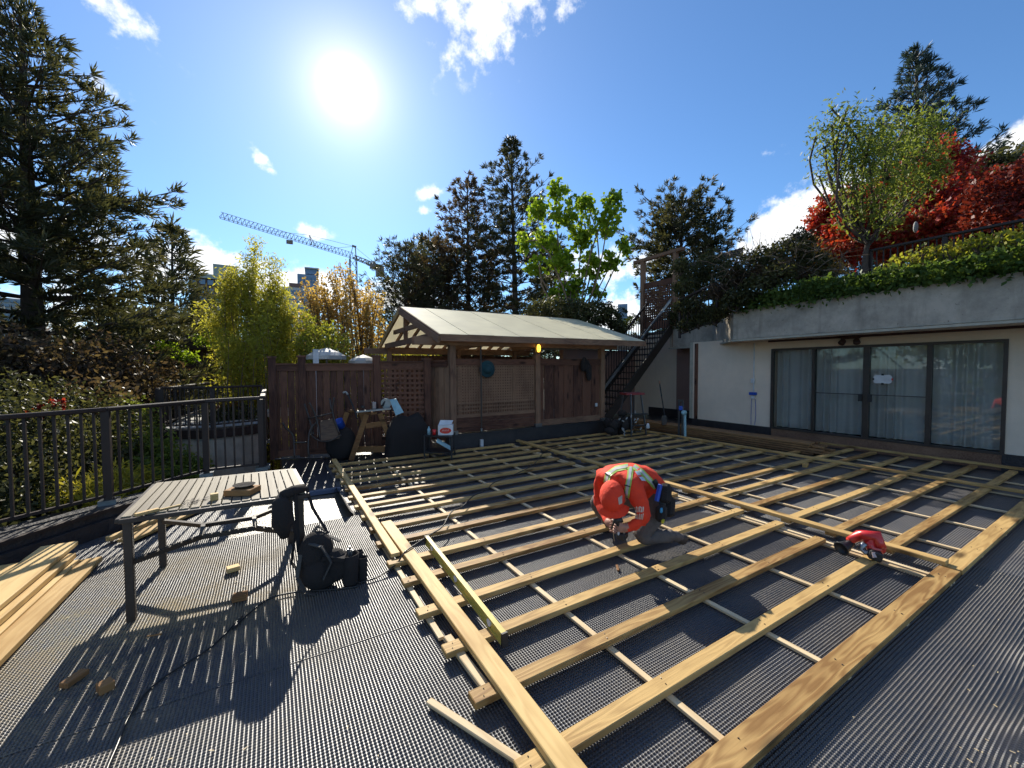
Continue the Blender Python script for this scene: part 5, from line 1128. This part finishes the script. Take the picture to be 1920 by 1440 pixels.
tag(MB().tube(smooth_pts(pts), .0065, 8).build('power_cord', M['cord'], smooth=True), 'black power cord winding over the joists and across the sheet to the lower left', 'cord')

# ================================================================== CORDLESS BLOWER ON THE JOIST
bl = empty('cordless_blower', G(1620, 1045, .07), label='red cordless blower with black nozzle and battery lying on a joist end', cat='blower')
def BJ(px, py, z): return G(px, py, z)
n0, n1, n2_ = BJ(1577, 1031, .12), BJ(1592, 1020, .15), BJ(1612, 1010, .19)
ax_ = unit(n0-n2_)
MB().lathe([(.030, 0), (.034, .03), (.050, .10), (.060, .125), (.062, .13), (.052, .13), (.045, .10), (.02, .09)], n1+ax_*-.03, 16, axis=tuple(ax_)).build('nozzle', M['dark'], bl, smooth=True)
hb = BJ(1618, 1016, .19); hb2 = BJ(1643, 1015, .20)
m = MB(); m.tube([n1+[0, 0, .03], n2_+[0, 0, .03], hb+[0, 0, .05], hb2+[0, 0, .045], BJ(1652, 1028, .17)], [.030, .045, .050, .052, .04], 10); m.build('housing', M['red'], bl, smooth=True)
m = MB(); m.lathe([(.03, -.035), (.075, -.03), (.085, 0), (.075, .03), (.03, .035)], BJ(1640, 1022, .17), 18, axis=(-.3, -.8, .5)); m.build('fan_housing', M['red'], bl, smooth=True)
MB().tube([hb+[-.02, -.02, .0], BJ(1612, 1029, .13), BJ(1622, 1036, .12), BJ(1634, 1034, .13)], [.022, .02, .02, .024], 8).build('handle', M['steel'], bl, smooth=True)
bx = BJ(1640, 1040, .115); MB().box(bx, (.10, .09, .075), rz=.5, rx=.25).build('battery', M['dark'], bl, bevel=.01)
bx2 = MB().box(bx+unit(EYE-bx)*.052+[.0, -.003, .0], (.052, .006, .04), rz=.5-.9, rx=-.3).build('battery_label', plain('grey_red_label', (.42, .22, .22), .5, (.5, .45, .45), scale=60), bl)
# ================================================================== THE WORKER
wk = empty('person', G(1200, 1020, 0.07), label='kneeling worker in orange shirt and cap, bent over the joists with a drill', cat='person')
J = lambda px, py, D: np.array(AT(px, py, D), float)
jt = {  # name: (pos, radius)
 'pelvis': (J(1240, 930, 4.02), .150), 'waist': (J(1222, 908, 3.98), .148), 'chest': (J(1192, 893, 3.90), .165), 'upch': (J(1166, 893, 3.80), .145), 'neck': (J(1152, 908, 3.68), .065), 'head': (J(1149, 925, 3.60), .085), 'chin': (J(1150, 958, 3.58), .055),
 'shL': (J(1130, 893, 3.92), .078), 'elL': (J(1122, 938, 3.98), .055), 'wrL': (J(1140, 980, 3.72), .034), 'paL': (J(1147, 985, 3.66), .036),
 'shR': (J(1190, 915, 3.60), .085), 'elR': (J(1211, 972, 3.52), .060), 'wrR': (J(1176, 991, 3.50), .036), 'paR': (J(1163, 990, 3.49), .036),
 'hipR': (J(1240, 948, 3.90), .115), 'knR': (J(1196, 1010, 3.74), .082), 'ankR': (J(1268, 1003, 4.05), .052), 'toeR': (J(1288, 1016, 4.10), .042),
 'hipL': (J(1222, 930, 4.12), .110), 'knL': (J(1112, 938, 4.14), .080), 'ankL': (J(1150, 990, 4.30), .052), 'toeL': (J(1128, 996, 4.26), .042)}
nm = list(jt); E_ = [('pelvis', 'waist'), ('waist', 'chest'), ('chest', 'upch'), ('upch', 'neck'), ('neck', 'head'), ('head', 'chin'), ('upch', 'shL'), ('shL', 'elL'), ('elL', 'wrL'), ('wrL', 'paL'), ('upch', 'shR'), ('shR', 'elR'), ('elR', 'wrR'), ('wrR', 'paR'), ('pelvis', 'hipR'), ('hipR', 'knR'), ('knR', 'ankR'), ('ankR', 'toeR'), ('pelvis', 'hipL'), ('hipL', 'knL'), ('knL', 'ankL'), ('ankL', 'toeL')]
Vv = [jt[n][0] for n in nm]; Rr2 = [jt[n][1] for n in nm]; Ee = [(nm.index(a), nm.index(b2)) for a, b2 in E_]; bone_kind = {}
# fingers closing on the drill
drill_c = J(1160, 1000, 3.50)
for side_, pal, wr in (('R', 'paR', 'wrR'), ('L', 'paL', 'wrL')):
    pc_ = jt[pal][0]; dd_ = unit(pc_-jt[wr][0]); upv = np.array((0, 0, 1.)); lat = unit(np.cross(dd_, upv)); dn = unit(np.cross(lat, dd_))
    dn = dn if dn[2] < 0 else -dn
    for k in range(4):
        o0 = pc_+dd_*.015+dn*(.030-.020*k)*1.0; l_ = (.028, .031, .029, .023)[k]
        a1 = o0+dd_*l_+lat*(.004); a2 = a1+dd_*l_*.5-lat*l_*.9*(1 if side_ == 'R' else -1); a3 = a2-dd_*l_*.5-lat*l_*.6*(1 if side_ == 'R' else -1)
        b0 = len(Vv); Vv += [o0, a1, a2, a3]; Rr2 += [.0105, .0098, .0092, .0085]; Ee += [(nm.index(pal), b0), (b0, b0+1), (b0+1, b0+2), (b0+2, b0+3)]
    th = pc_-dd_*.01-dn*.035; t2 = th-dn*.02+dd_*.03; t3 = t2+dd_*.028+dn*.005; b0 = len(Vv); Vv += [th, t2, t3]; Rr2 += [.013, .0115, .010]; Ee += [(nm.index(pal), b0), (b0, b0+1), (b0+1, b0+2)]
me = bpy.data.meshes.new('body'); me.from_pydata([tuple(p) for p in Vv], Ee, []); bo = bpy.data.objects.new('body', me); C.objects.link(bo)
bo.modifiers.new('s', 'SKIN').use_smooth_shade = True
for i, r in enumerate(Rr2): me.skin_vertices[0].data[i].radius = (r, r)
me.skin_vertices[0].data[0].use_root = True
sb_ = bo.modifiers.new('u', 'SUBSURF'); sb_.levels = 2; sb_.render_levels = 2
dg = bpy.context.evaluated_depsgraph_get(); me2 = bpy.data.meshes.new_from_object(bo.evaluated_get(dg)); bpy.data.objects.remove(bo)
me2.name = 'body'
# cloth wrinkles: small ripples along the surface
for v_ in me2.vertices:
    c = np.array(v_.co); 
    if not any(np.linalg.norm(c-jt[k][0]) < .12 for k in ('paR', 'paL', 'chin')):
        w_ = .010*math.sin(38*c[2]+9*math.sin(14*c[0]))*math.sin(21*c[1]+5*c[0])+.004*math.sin(90*c[2]+30*c[0]); v_.co += v_.normal*w_
segk = {('upch', 'neck'): 0, ('neck', 'head'): 2, ('head', 'chin'): 2}
for a, b2 in E_:
    if (a, b2) in segk: continue
    segk[(a, b2)] = 3 if ('toe' in b2) else 2 if (b2 in ('paR', 'paL')) else 1 if any(s in b2 for s in ('hip', 'kn', 'ank')) else 0
for m_n in ('orange', 'trouser', 'skin', 'boot'): me2.materials.append(M[m_n])
segs = [(jt[a][0], jt[b2][0], k, (jt[a][1]+jt[b2][1])/2) for (a, b2), k in segk.items()]
for p in me2.polygons:
    c = np.array(p.center); best = 1e9
    for a, b2, k, rr in segs:
        t = np.clip(((c-a)@(b2-a))/((b2-a)@(b2-a)), 0, 1); d = np.linalg.norm(c-a-(b2-a)*t)-rr
        if d < best: best = d; mi = k
    if np.linalg.norm(c-jt['paR'][0]) < .085 and np.linalg.norm(c-jt['wrR'][0]) > .03 and c@unit(jt['paR'][0]-jt['wrR'][0]) > jt['wrR'][0]@unit(jt['paR'][0]-jt['wrR'][0]): mi = 2
    if np.linalg.norm(c-jt['paL'][0]) < .085: mi = 2
    p.material_index = mi
me2.shade_smooth()
body = bpy.data.objects.new('body', me2); C.objects.link(body); body.parent = wk; body.matrix_parent_inverse = Matrix.Translation(wk.location).inverted()
bvh = BVHTree.FromPolygons([v_.co.copy() for v_ in me2.vertices], [tuple(p.vertices) for p in me2.polygons])
# cap: shell over the head, with a brim and pale patch
hd = jt['head'][0]; faced = unit(jt['chin'][0]-hd); crown_ax = unit(unit(EYE-hd)*.75+np.array((0, 0, .75))-faced*.1); brimdir = unit(faced-crown_ax*(faced@crown_ax)); latd = np.cross(crown_ax, brimdir)
rotm = Matrix(np.stack([latd, brimdir, crown_ax], 1).tolist())
capc = J(1148, 930, 3.56)
m = MB(); m.ell(capc, (.108, .150, .112), 20, 14, rot=rotm); cap = m.build('cap', M['orange'], wk, smooth=True)
vs = []; 
for i in range(9):
    a = math.pi*(i/8); 
    for r_, dz in ((.10, -.03), (.135, -.045), (.165, -.065)): vs.append(capc+latd*math.cos(a)*r_*.85+brimdir*(.06+math.sin(a)*r_*.75)+crown_ax*dz)
q = np.array([(i*3+j, (i+1)*3+j, (i+1)*3+j+1, i*3+j+1) for i in range(8) for j in range(2)]); npmesh('cap_brim', np.array(vs), q, M['orange'], wk, smooth=True)
MB().ell(capc+crown_ax*.112, (.012, .012, .006), 8, 6).build('cap_button', M['orange'], wk, smooth=True)
capb = bvh
def drape(name, poly_rows, mat, off=.006, tree=None, th=0.0):
    """patch whose grid of picture columns/rows is laid onto the body surface"""
    tr = tree or bvh; vs = []; last = 3.75
    for row in poly_rows:
        for (px, py) in row:
            d = unit(ray(px, py)); h = tr.ray_cast(Vector(EYE.tolist()), Vector(d.tolist()))
            if h[0] is not None: last = h[3]; nrm_ = np.array(h[1]); nrm_ = nrm_ if nrm_@d < 0 else -nrm_; vs.append(np.array(h[0])+nrm_*off)
            else: vs.append(EYE+d*(last+.0))
    nr, nc = len(poly_rows), len(poly_rows[0]); q = np.array([(i*nc+j, (i+1)*nc+j, (i+1)*nc+j+1, i*nc+j+1) for i in range(nr-1) for j in range(nc-1)])
    return npmesh(name, np.array(vs), q, mat, wk, smooth=True)
def strip_rows(path, w, k=6):
    P = []; 
    for (a, b2) in zip(path[:-1], path[1:]):
        for i in range(k): P.append((a[0]+(b2[0]-a[0])*i/k, a[1]+(b2[1]-a[1])*i/k))
    P.append(path[-1]); rows = []
    for i, p in enumerate(P):
        a = P[max(0, i-1)]; b2 = P[min(len(P)-1, i+1)]; t = np.array((b2[0]-a[0], b2[1]-a[1])); t = t/np.linalg.norm(t); nn2 = np.array((-t[1], t[0]))
        rows.append([(p[0]+nn2[0]*w*s, p[1]+nn2[1]*w*s) for s in (-.5, -.17, .17, .5)])
    return rows
for path in ([(1137, 905), (1141, 890), (1155, 880), (1178, 875)], [(1183, 876), (1180, 900), (1177, 920), (1175, 934)], [(1188, 875), (1203, 886), (1220, 903), (1230, 914)]):
    drape('vest_strap', strip_rows(path, 10.5), M['hiviz'], .006); drape('vest_tape', strip_rows(path, 5.), M['silver'], .0095)
for a, b2 in (((1136, 888), (1144, 894)), ((1172, 909), (1183, 913))): drape('strap_band', strip_rows([a, b2], 2.0), M['dark'], .012)
drape('shirt_print', [[(x+dx, y) for x in (1190, 1194, 1198)] for y, dx in ((885, 0), (890, 3.5), (896, 8), (902, 12))], plain('pale_print', (.60, .64, .74), .7), .0075)
for k in range(2):
    y0 = 950+k*13
    for s in range(6): drape('sleeve_print', strip_rows([(1191+s*3.0, y0+1-(s % 2)*1.0), (1192+s*2.6, y0+10.5)], 1.5), plain('cream_print', (.70, .62, .50), .8) if (k == 0 and s == 0) else bpy.data.materials['cream_print'], .0065)
capbvh = BVHTree.FromPolygons([v_.co.copy() for v_ in cap.data.vertices], [tuple(p.vertices) for p in cap.data.polygons])
for s in range(5): drape('cap_print', strip_rows([(1159+s*1.6, 933-s*1.0), (1160.5+s*1.2, 946-s*.6)], 1.1), bpy.data.materials['cream_print'], .004, tree=capbvh)
# face details under the cap
fc = jt['chin'][0]; fn_ = unit(EYE-fc); 
m = MB(); m.ell(fc+faced*.0+fn_*.045, (.012, .018, .016), 8, 6); m.build('nose', M['skin'], wk, smooth=True)
for s in (-1, 1): MB().ell(hd+latd*s*.092+faced*.03-crown_ax*.02, (.012, .03, .03), 8, 6).build('ear', M['skin'], wk, smooth=True)
# tool belt
bt = [(1224, 900), (1234, 915), (1240, 935), (1240, 955)]
drape('belt', strip_rows(bt, 9), M['dark'], .014)
m = MB(); b0 = J(1248, 925, 3.80); m.box(b0, (.13, .09, .17), rz=.5, ry=.3); m.box(J(1240, 962, 3.70), (.15, .08, .14), rz=.5, ry=.2); m.box(J(1255, 950, 3.86), (.11, .09, .18), rz=.5, ry=.4); m.build('belt_pouches', M['cloth'], wk, bevel=.025)
MB().beam(J(1238, 908, 3.74), J(1231, 940, 3.70), .036, .03).build('hammer_grip', M['blue'], wk, bevel=.006)
MB().box(J(1240, 957, 3.62), (.035, .02, .04), rz=.5).build('chalk_box', plain('cyan_plastic', (.05, .35, .6), .4), wk, bevel=.006); MB().box(J(1243, 977, 3.62), (.06, .02, .03), rz=.5).build('tape_measure', plain('yellow_plastic', (.55, .5, .03), .4), wk, bevel=.006)
# drill
dr = empty('cordless_drill', drill_c, label='black cordless drill held by the worker, its bit on the joist', cat='drill')
m = MB(); m.tube([J(1158, 968, 3.50), J(1160, 985, 3.50), J(1163, 1004, 3.52)], [.028, .024, .022], 10); m.build('handle', M['dark'], dr, smooth=True)
MB().box(J(1167, 1003, 3.54), (.12, .075, .06), rz=.5).build('battery', M['dark'], dr, bevel=.01)
m = MB(); m.tube([J(1166, 972, 3.50), J(1157, 975, 3.50), J(1149, 992, 3.50)], [.034, .034, .018], 12); m.build('motor_body', M['dark'], dr, smooth=True)
MB().tube([J(1149, 992, 3.50), J(1152, 1014, 3.62)], .0035, 6).build('bit', M['steel'], dr)
MB().box(J(1160, 1000, 3.47), (.03, .008, .022), rz=.5).build('badge', M['white'], dr)
# ================================================================== CLUTTER BY THE FENCE
sh = empty('sawhorse', (1.7, 8.2, 0), label='brown timber A-frame sawhorse in front of the board fence', cat='sawhorse')
def sl(a, b2, w=.09, t=.04, nm_='leg'): MB().beam(a, b2, w, t, up=(0, 1, 0)).build(nm_, M['sawhorse'], sh)
D1 = 8.15
f_l, f_r, t_l, t_r = AT(658, 861, D1), AT(742, 850, D1+.1), AT(687, 777, D1), AT(712, 775, D1+.05)
sl(f_l*[1, 1, 0], t_l); sl(f_r*[1, 1, 0], t_r); off2 = np.array((-.25, .62, 0))
sl((f_l+off2)*[1, 1, 0], t_l+off2); sl((f_r+off2)*[1, 1, 0], t_r+off2)
MB().beam(t_l+[-.02, 0, -.22], t_r+[.07, 0, -.20], .03, .10).build('gusset', M['sawhorse'], sh); MB().beam((f_l+off2)*[1, 1, 0]+[.05, 0, .12], f_r*[1, 1, 0]+[.02, 0, .14], .04, .12).build('low_brace', M['sawhorse'], sh)
MB().beam((t_l+t_r)/2+[0, -.1, .02], (t_l+t_r)/2+off2*1.2+[0, 0, .02], .12, .04).build('top_plank', M['sawhorse'], sh)
ms = empty('mitre_saw', (t_l+t_r)/2+[.1, .1, .05], label='saw stand bar with a silver fence and blue-grey guard resting on the sawhorse', cat='saw')
MB().beam(AT(668, 772, D1-.05), AT(733, 766, D1-.05), .10, .03).build('table_bar', M['steel'], ms)
MB().box(AT(701, 760, D1), (.07, .07, .13)).build('fence_block', M['steel'], ms, bevel=.004)
m = MB(); m.lathe([(.01, -.02), (.10, -.02), (.10, .02), (.01, .02)], AT(724, 756, D1+.1), 18, axis=(.4, 1, 0)); m.build('blade_guard', M['steel'], ms)
MB().tube([AT(716, 762, D1+.05), AT(722, 752, D1+.1), AT(731, 757, D1+.1)], .02, 8).build('saw_handle', M['dark'], ms, smooth=True)
MB().box(AT(680, 763, D1+.1), (.06, .06, .05)).build('motor', M['dark'], ms, bevel=.006)
a, b2, c2, d2 = AT(731, 750, D1-.05), AT(743, 748, D1), AT(757, 773, D1-.1), AT(742, 779, D1-.15)
tag(MB().prism([a, b2, c2, d2], (0, .02, .008)).build('blue_board', M['bluepale']), 'pale blue sheet of board propped over the saw table', 'board')
# covered barbecue
gb = empty('covered_barbecue', (2.35, 8.15, 0), label='barbecue under a draped black cover between sawhorse and pavilion', cat='barbecue')
gc = AT(768, 850, 8.2)*[1, 1, 0]; vs = []; n1_, n2__ = 28, 9
for i in range(n2__):
    t = i/(n2__-1); z = .78*(1-t); 
    for j in range(n1_):
        a = 2*math.pi*j/n1_; rx, ry = .42*(.55+.45*min(1, t*3))+.03*math.sin(a*7+i)*t, .24*(.5+.5*min(1, t*3))+.02*math.sin(a*5+1)*t
        sq = (abs(math.cos(a))**4+abs(math.sin(a))**4)**-.25; vs.append(gc+np.array((rx*sq*math.cos(a), ry*sq*math.sin(a)+.1, z+(.06*math.sin(2*a+1) if i < 2 else 0))))
fs = [(i*n1_+j, (i+1)*n1_+j, (i+1)*n1_+(j+1) % n1_, i*n1_+(j+1) % n1_) for i in range(n2__-1) for j in range(n1_)]+[tuple(range(n1_))]
MB().add(vs, fs).build('cover', M['cloth'], gb, smooth=True)
tag(MB().lathe([(.08, 0), (.10, .14), (.105, .15), (.095, .15), (.07, .02)], AT(640, 796, 8.3)-[0, 0, .05], 14, axis=(-.5, -.3, .8)).build('bucket', M['blue'], smooth=True), 'blue bucket tilted on the pile between the chair and the sawhorse', 'bucket')
tag(MB().ell(AT(640, 838, 8.35)*[1, 1, 0]+[0, 0, .3], (.28, .18, .33), 14, 9).build('black_sack', M['cloth'], smooth=True), 'black sack slumped under the blue bucket', 'sack')
# upturned wicker chair and tubular frame
wc = empty('wicker_chair', AT(610, 850, 8.2)*[1, 1, 0], label='brown wicker chair turned upside down, its legs in the air', cat='chair')
tubm = M['tablesteel']; D3 = 8.15
def TB(pts, r, nm_, par, mat=tubm): return MB().tube(smooth_pts([AT(*p) for p in pts], 4), r, 6).build(nm_, mat, par, smooth=True)
wick = wood('wicker_weave', (.16, .10, .06), (.07, .04, .028), knots=False)
MB().prism([AT(600, 790, D3), AT(625, 785, D3), AT(637, 822, D3-.1), AT(602, 826, D3-.12)], (0, .05, 0)).build('seat', wick, wc)
for pts in ([(580, 755, D3), (593, 783, D3), (601, 826, D3-.1)], [(627, 745, D3), (624, 775, D3), (637, 815, D3-.1)], [(571, 757, D3+.3), (580, 785, D3+.2), (588, 815, D3)], [(618, 747, D3+.3), (622, 770, D3+.2)]): TB(pts, .017, 'leg', wc)
for pts in ([(577, 785, D3+.2), (600, 780, D3), (624, 774, D3)], [(598, 786, D3), (588, 800, D3), (584, 815, D3), (598, 826, D3-.1), (620, 826, D3-.1), (640, 815, D3-.1)]): TB(pts, .014, 'arm_rest', wc)
tf = empty('tubular_frame', AT(560, 855, 8.0)*[1, 1, 0], label='bent metal tube base lying under the upturned wicker chair', cat='frame')
for pts in ([(530, 792, 8.1), (536, 803, 8.1), (550, 818, 8.1), (552, 850, 7.9), (552, 857, 7.9)], [(588, 795, 8.1), (580, 812, 8.0), (578, 845, 7.9), (584, 857, 7.9), (610, 858, 7.9)], [(515, 861, 7.9), (552, 859, 7.9), (612, 858, 7.9)], [(553, 830, 8.0), (578, 829, 8.0)]): TB(pts, .016, 'tube', tf)
rk = empty('garden_rake', AT(650, 760, 8.5), label='long-handled tool with a bent pale head leaning on the board fence', cat='garden tool')
TB([(670, 785, 8.3), (660, 757, 8.5), (652, 740, 8.6)], .014, 'handle', rk, M['dark']); TB([(652, 740, 8.6), (648, 735, 8.6), (643, 737, 8.6)], .02, 'head', rk, M['tile'])
# little side table with box, bottle and cup
sd_t = empty('black_side_table', AT(825, 865, 7.55)*[1, 1, 0], label='small black folding table beside the pavilion corner, carrying a white box', cat='side table')
q0, q1, q2, q3 = [AT(*p) for p in ((795, 800, 7.5), (846, 803, 7.3), (852, 795, 7.75), (805, 793, 7.9))]; zz = .50
for q_ in (q0, q1, q2, q3): q_[2] = zz
MB().prism([q0, q1, q2, q3], (0, 0, -.025)).build('tabletop', M['dark'], sd_t)
for q_ in (q0, q1, q2, q3): MB().beam(q_*[.998, .998, 0], q_*[.998, .998, 1], .025, .025, up=(1, 0, 0)).build('leg', M['dark'], sd_t)
MB().prism([p*[1, 1, 0]+[0, 0, .2] for p in (q0, q1, q2, q3)], (0, 0, -.02)).build('shelf', M['dark'], sd_t)
MB().beam(q0*[1, 1, 0]+[0, 0, .18], q2*[1, 1, 0]+[0, 0, .02], .02, .015).build('brace', M['dark'], sd_t)
tag(MB().prism([AT(818, 829, 7.4), AT(846, 845, 7.35), AT(846, 838, 7.4), AT(820, 822, 7.45)], (.02, .05, 0)).build('pale_blue_tray', M['bluepale']), 'pale blue tray standing on the lower shelf of the side table', 'tray')
wb2 = empty('white_box', AT(836, 795, 7.55), label='white carton with a red oval mark on the small black table', cat='box')
bc_ = AT(836, 797, 7.55); bc_[2] = zz+.09
MB().box(bc_, (.27, .20, .18), rz=-.45).build('carton', M['white'], wb2)
fr_ = np.array((math.cos(-.45), math.sin(-.45), 0)); nn3 = np.array((math.sin(-.45), -math.cos(-.45), 0))
ov = [bc_+nn3*.101+fr_*(.105*math.cos(a))+np.array((0, 0, .055*math.sin(a)-.01)) for a in np.linspace(0, 2*math.pi, 24, endpoint=False)]; MB().prism(ov, nn3*.002).build('red_oval', M['red'], wb2)
m = MB()
for k in range(6): m.beam(bc_+nn3*.1045+fr_*(-.06+.021*k)+[0, 0, -.02], bc_+nn3*.1045+fr_*(-.05+.021*k)+[0, 0, .005+.008*(k % 2)], .005, .001, up=tuple(nn3))
m.build('oval_script', M['white'], wb2)
MB().prism([bc_+[-.13, .03, .092], bc_+[.08, -.06, .092], bc_+[.16, .03, .15], bc_+[-.06, .12, .16]], (0, 0, .004)).build('box_lid', M['white'], wb2)
p = AT(804, 790, 7.55); tag(MB().lathe([(.03, 0), (.03, .10), (.012, .13), (.012, .15)], (p[0], p[1], zz+.002), 12).build('bottle', M['bluepale'], smooth=True), 'small pale bottle at the left end of the side table', 'bottle')
p = AT(814, 793, 7.5); tag(MB().lathe([(.028, 0), (.036, .10), (.033, .10), (.026, .01)], (p[0], p[1], zz+.002), 14).build('paper_cup', M['red'], smooth=True), 'red and white paper cup beside the white carton', 'cup')
# under and beside the stairs
us = empty('step_stool', AT(1190, 780, 10.6)*[1, 1, 0], label='folding step ladder with a dark red top under the stairs', cat='step ladder')
tz_ = AT(1185, 738, 10.6); MB().box(tz_, (.50, .34, .05), rz=-.3).build('top', plain('dark_red_paint', (.28, .035, .035), .5), us)
for dx, dy, ex in ((-.2, -.12, -.12), (.2, -.12, .10), (-.2, .12, -.12), (.2, .12, .22)): MB().beam((tz_[0]+dx+ex*.6, tz_[1]+dy*2, 0), (tz_[0]+dx*.9, tz_[1]+dy, tz_[2]), .035, .025, up=(1, 0, 0)).build('leg', M['steel'], us)
for k in range(2): MB().box((tz_[0]+.05, tz_[1]-.2, .28+.28*k), (.46, .10, .03), rz=-.3).build('step', M['dark'], us)
m = MB(); jc = AT(1168, 785, 10.4)*[1, 1, 0]
for k in range(16): m.ell(jc+np.array((rng.normal()*.28, rng.normal()*.12, abs(rng.normal())*.22+.12)), tuple(.06+.09*rng.random(3)), 8, 6)
tag(m.build('rubbish_heap', M['cloth'], smooth=True), 'dark heap of bags and scraps under the lower end of the stairs', 'heap', kind='stuff')
m = MB()
for k in range(14):
    c = jc+np.array((rng.normal()*.3, -.22-rng.random()*.05, .1+rng.random()*.55)); m.box(c, (.03, .01, .07), ry=rng.normal())
tag(m.build('paper_scraps', M['tile']), 'pale scraps caught on the dark heap under the stairs', 'scraps', kind='stuff')
sv = empty('shovel', AT(1244, 785, 11.2)*[1, 1, 0], label='long-handled shovel leaning against the brown wall right of the stairs', cat='shovel')
a, b2 = AT(1236, 714, 11.4), AT(1246, 778, 11.2); MB().tube([a, b2], .016, 8).build('handle', M['dark'], sv); MB().tube([a, a+(b2-a)*.10], .02, 8).build('grip', M['oldwoodX'], sv)
MB().prism([b2+[-.07, 0, -.02], b2+[.07, 0, -.02], b2+[.10, 0, -.12], b2+[.07, 0, -.26], b2+[-.07, 0, -.26], b2+[-.10, 0, -.12]], (0, .02, 0)).build('blade', M['steel'], sv)
vp = empty('blue_drain_pipe', AT(1287, 790, 10.4)*[1, 1, 0], label='pale blue upright pipe with a rounded head beside the side door', cat='pipe')
a = AT(1285, 793, 10.3); t_p = AT(1284, 776, 10.3); MB().tube([a*[1, 1, 0], t_p], .03, 10).build('pipe', M['bluepale'], vp); MB().ell(t_p+[-.03, 0, .03], (.09, .05, .06), 12, 8).build('head', M['bluepale'], vp, smooth=True)
hj_ = empty('floor_jack', AT(1277, 785, 10.8)*[1, 1, 0], label='small dark hand truck frame standing before the side door', cat='hand truck')
for x in (1273, 1280): a = AT(x, 785, 10.8); MB().beam(a*[1, 1, 0], AT(x, 752, 10.8), .035, .035, up=(1, 0, 0)).build('upright', M['steel'], hj_)
MB().beam(AT(1271, 751, 10.8), AT(1281, 751, 10.8), .06, .05).build('crossbar', M['dark'], hj_); MB().beam(AT(1273, 765, 10.8), AT(1280, 765, 10.8), .05, .10).build('plate', M['blue'], hj_)
tag(MB().lathe([(.03, 0), (.045, .03), (.03, .11), (.01, .13)], AT(1215, 783, 10.2)*[1, 1, 0]+[0, 0, .25], 12).build('white_bottle', M['white'], smooth=True), 'small white bottle standing behind the board stack near the stairs', 'bottle')
# small debris on the sheets
m = MB()
for k in range(260):
    u, v = rng.uniform(-1.6, .6), rng.uniform(1.4, 4.6)
    if k > 90: u, v = rng.uniform(2.2, 6.5), rng.uniform(-.5, .8)
    if k > 130: u, v = rng.uniform(1.9, 2.8), rng.uniform(-.1, .45)
    a = rng.random()*6.28; c = np.array((u, v, .010+float(gz(u, v))+.002)); l_ = .006+.016*rng.random()**2; m.box(c, (l_, .004, .002), rz=a)
tag(m.build('wood_shavings', M['strip'], fix=False), 'scattered pale wood shavings and chips on the black sheets', 'shavings', kind='stuff')
p_1, p_2 = G(276, 1193, .016), G(303, 1189, .016); tag(MB().beam(p_1, p_2, .008, .008).build('brown_stick', M['sawhorse']), 'thin brown stick lying in the table shadow', 'stick')
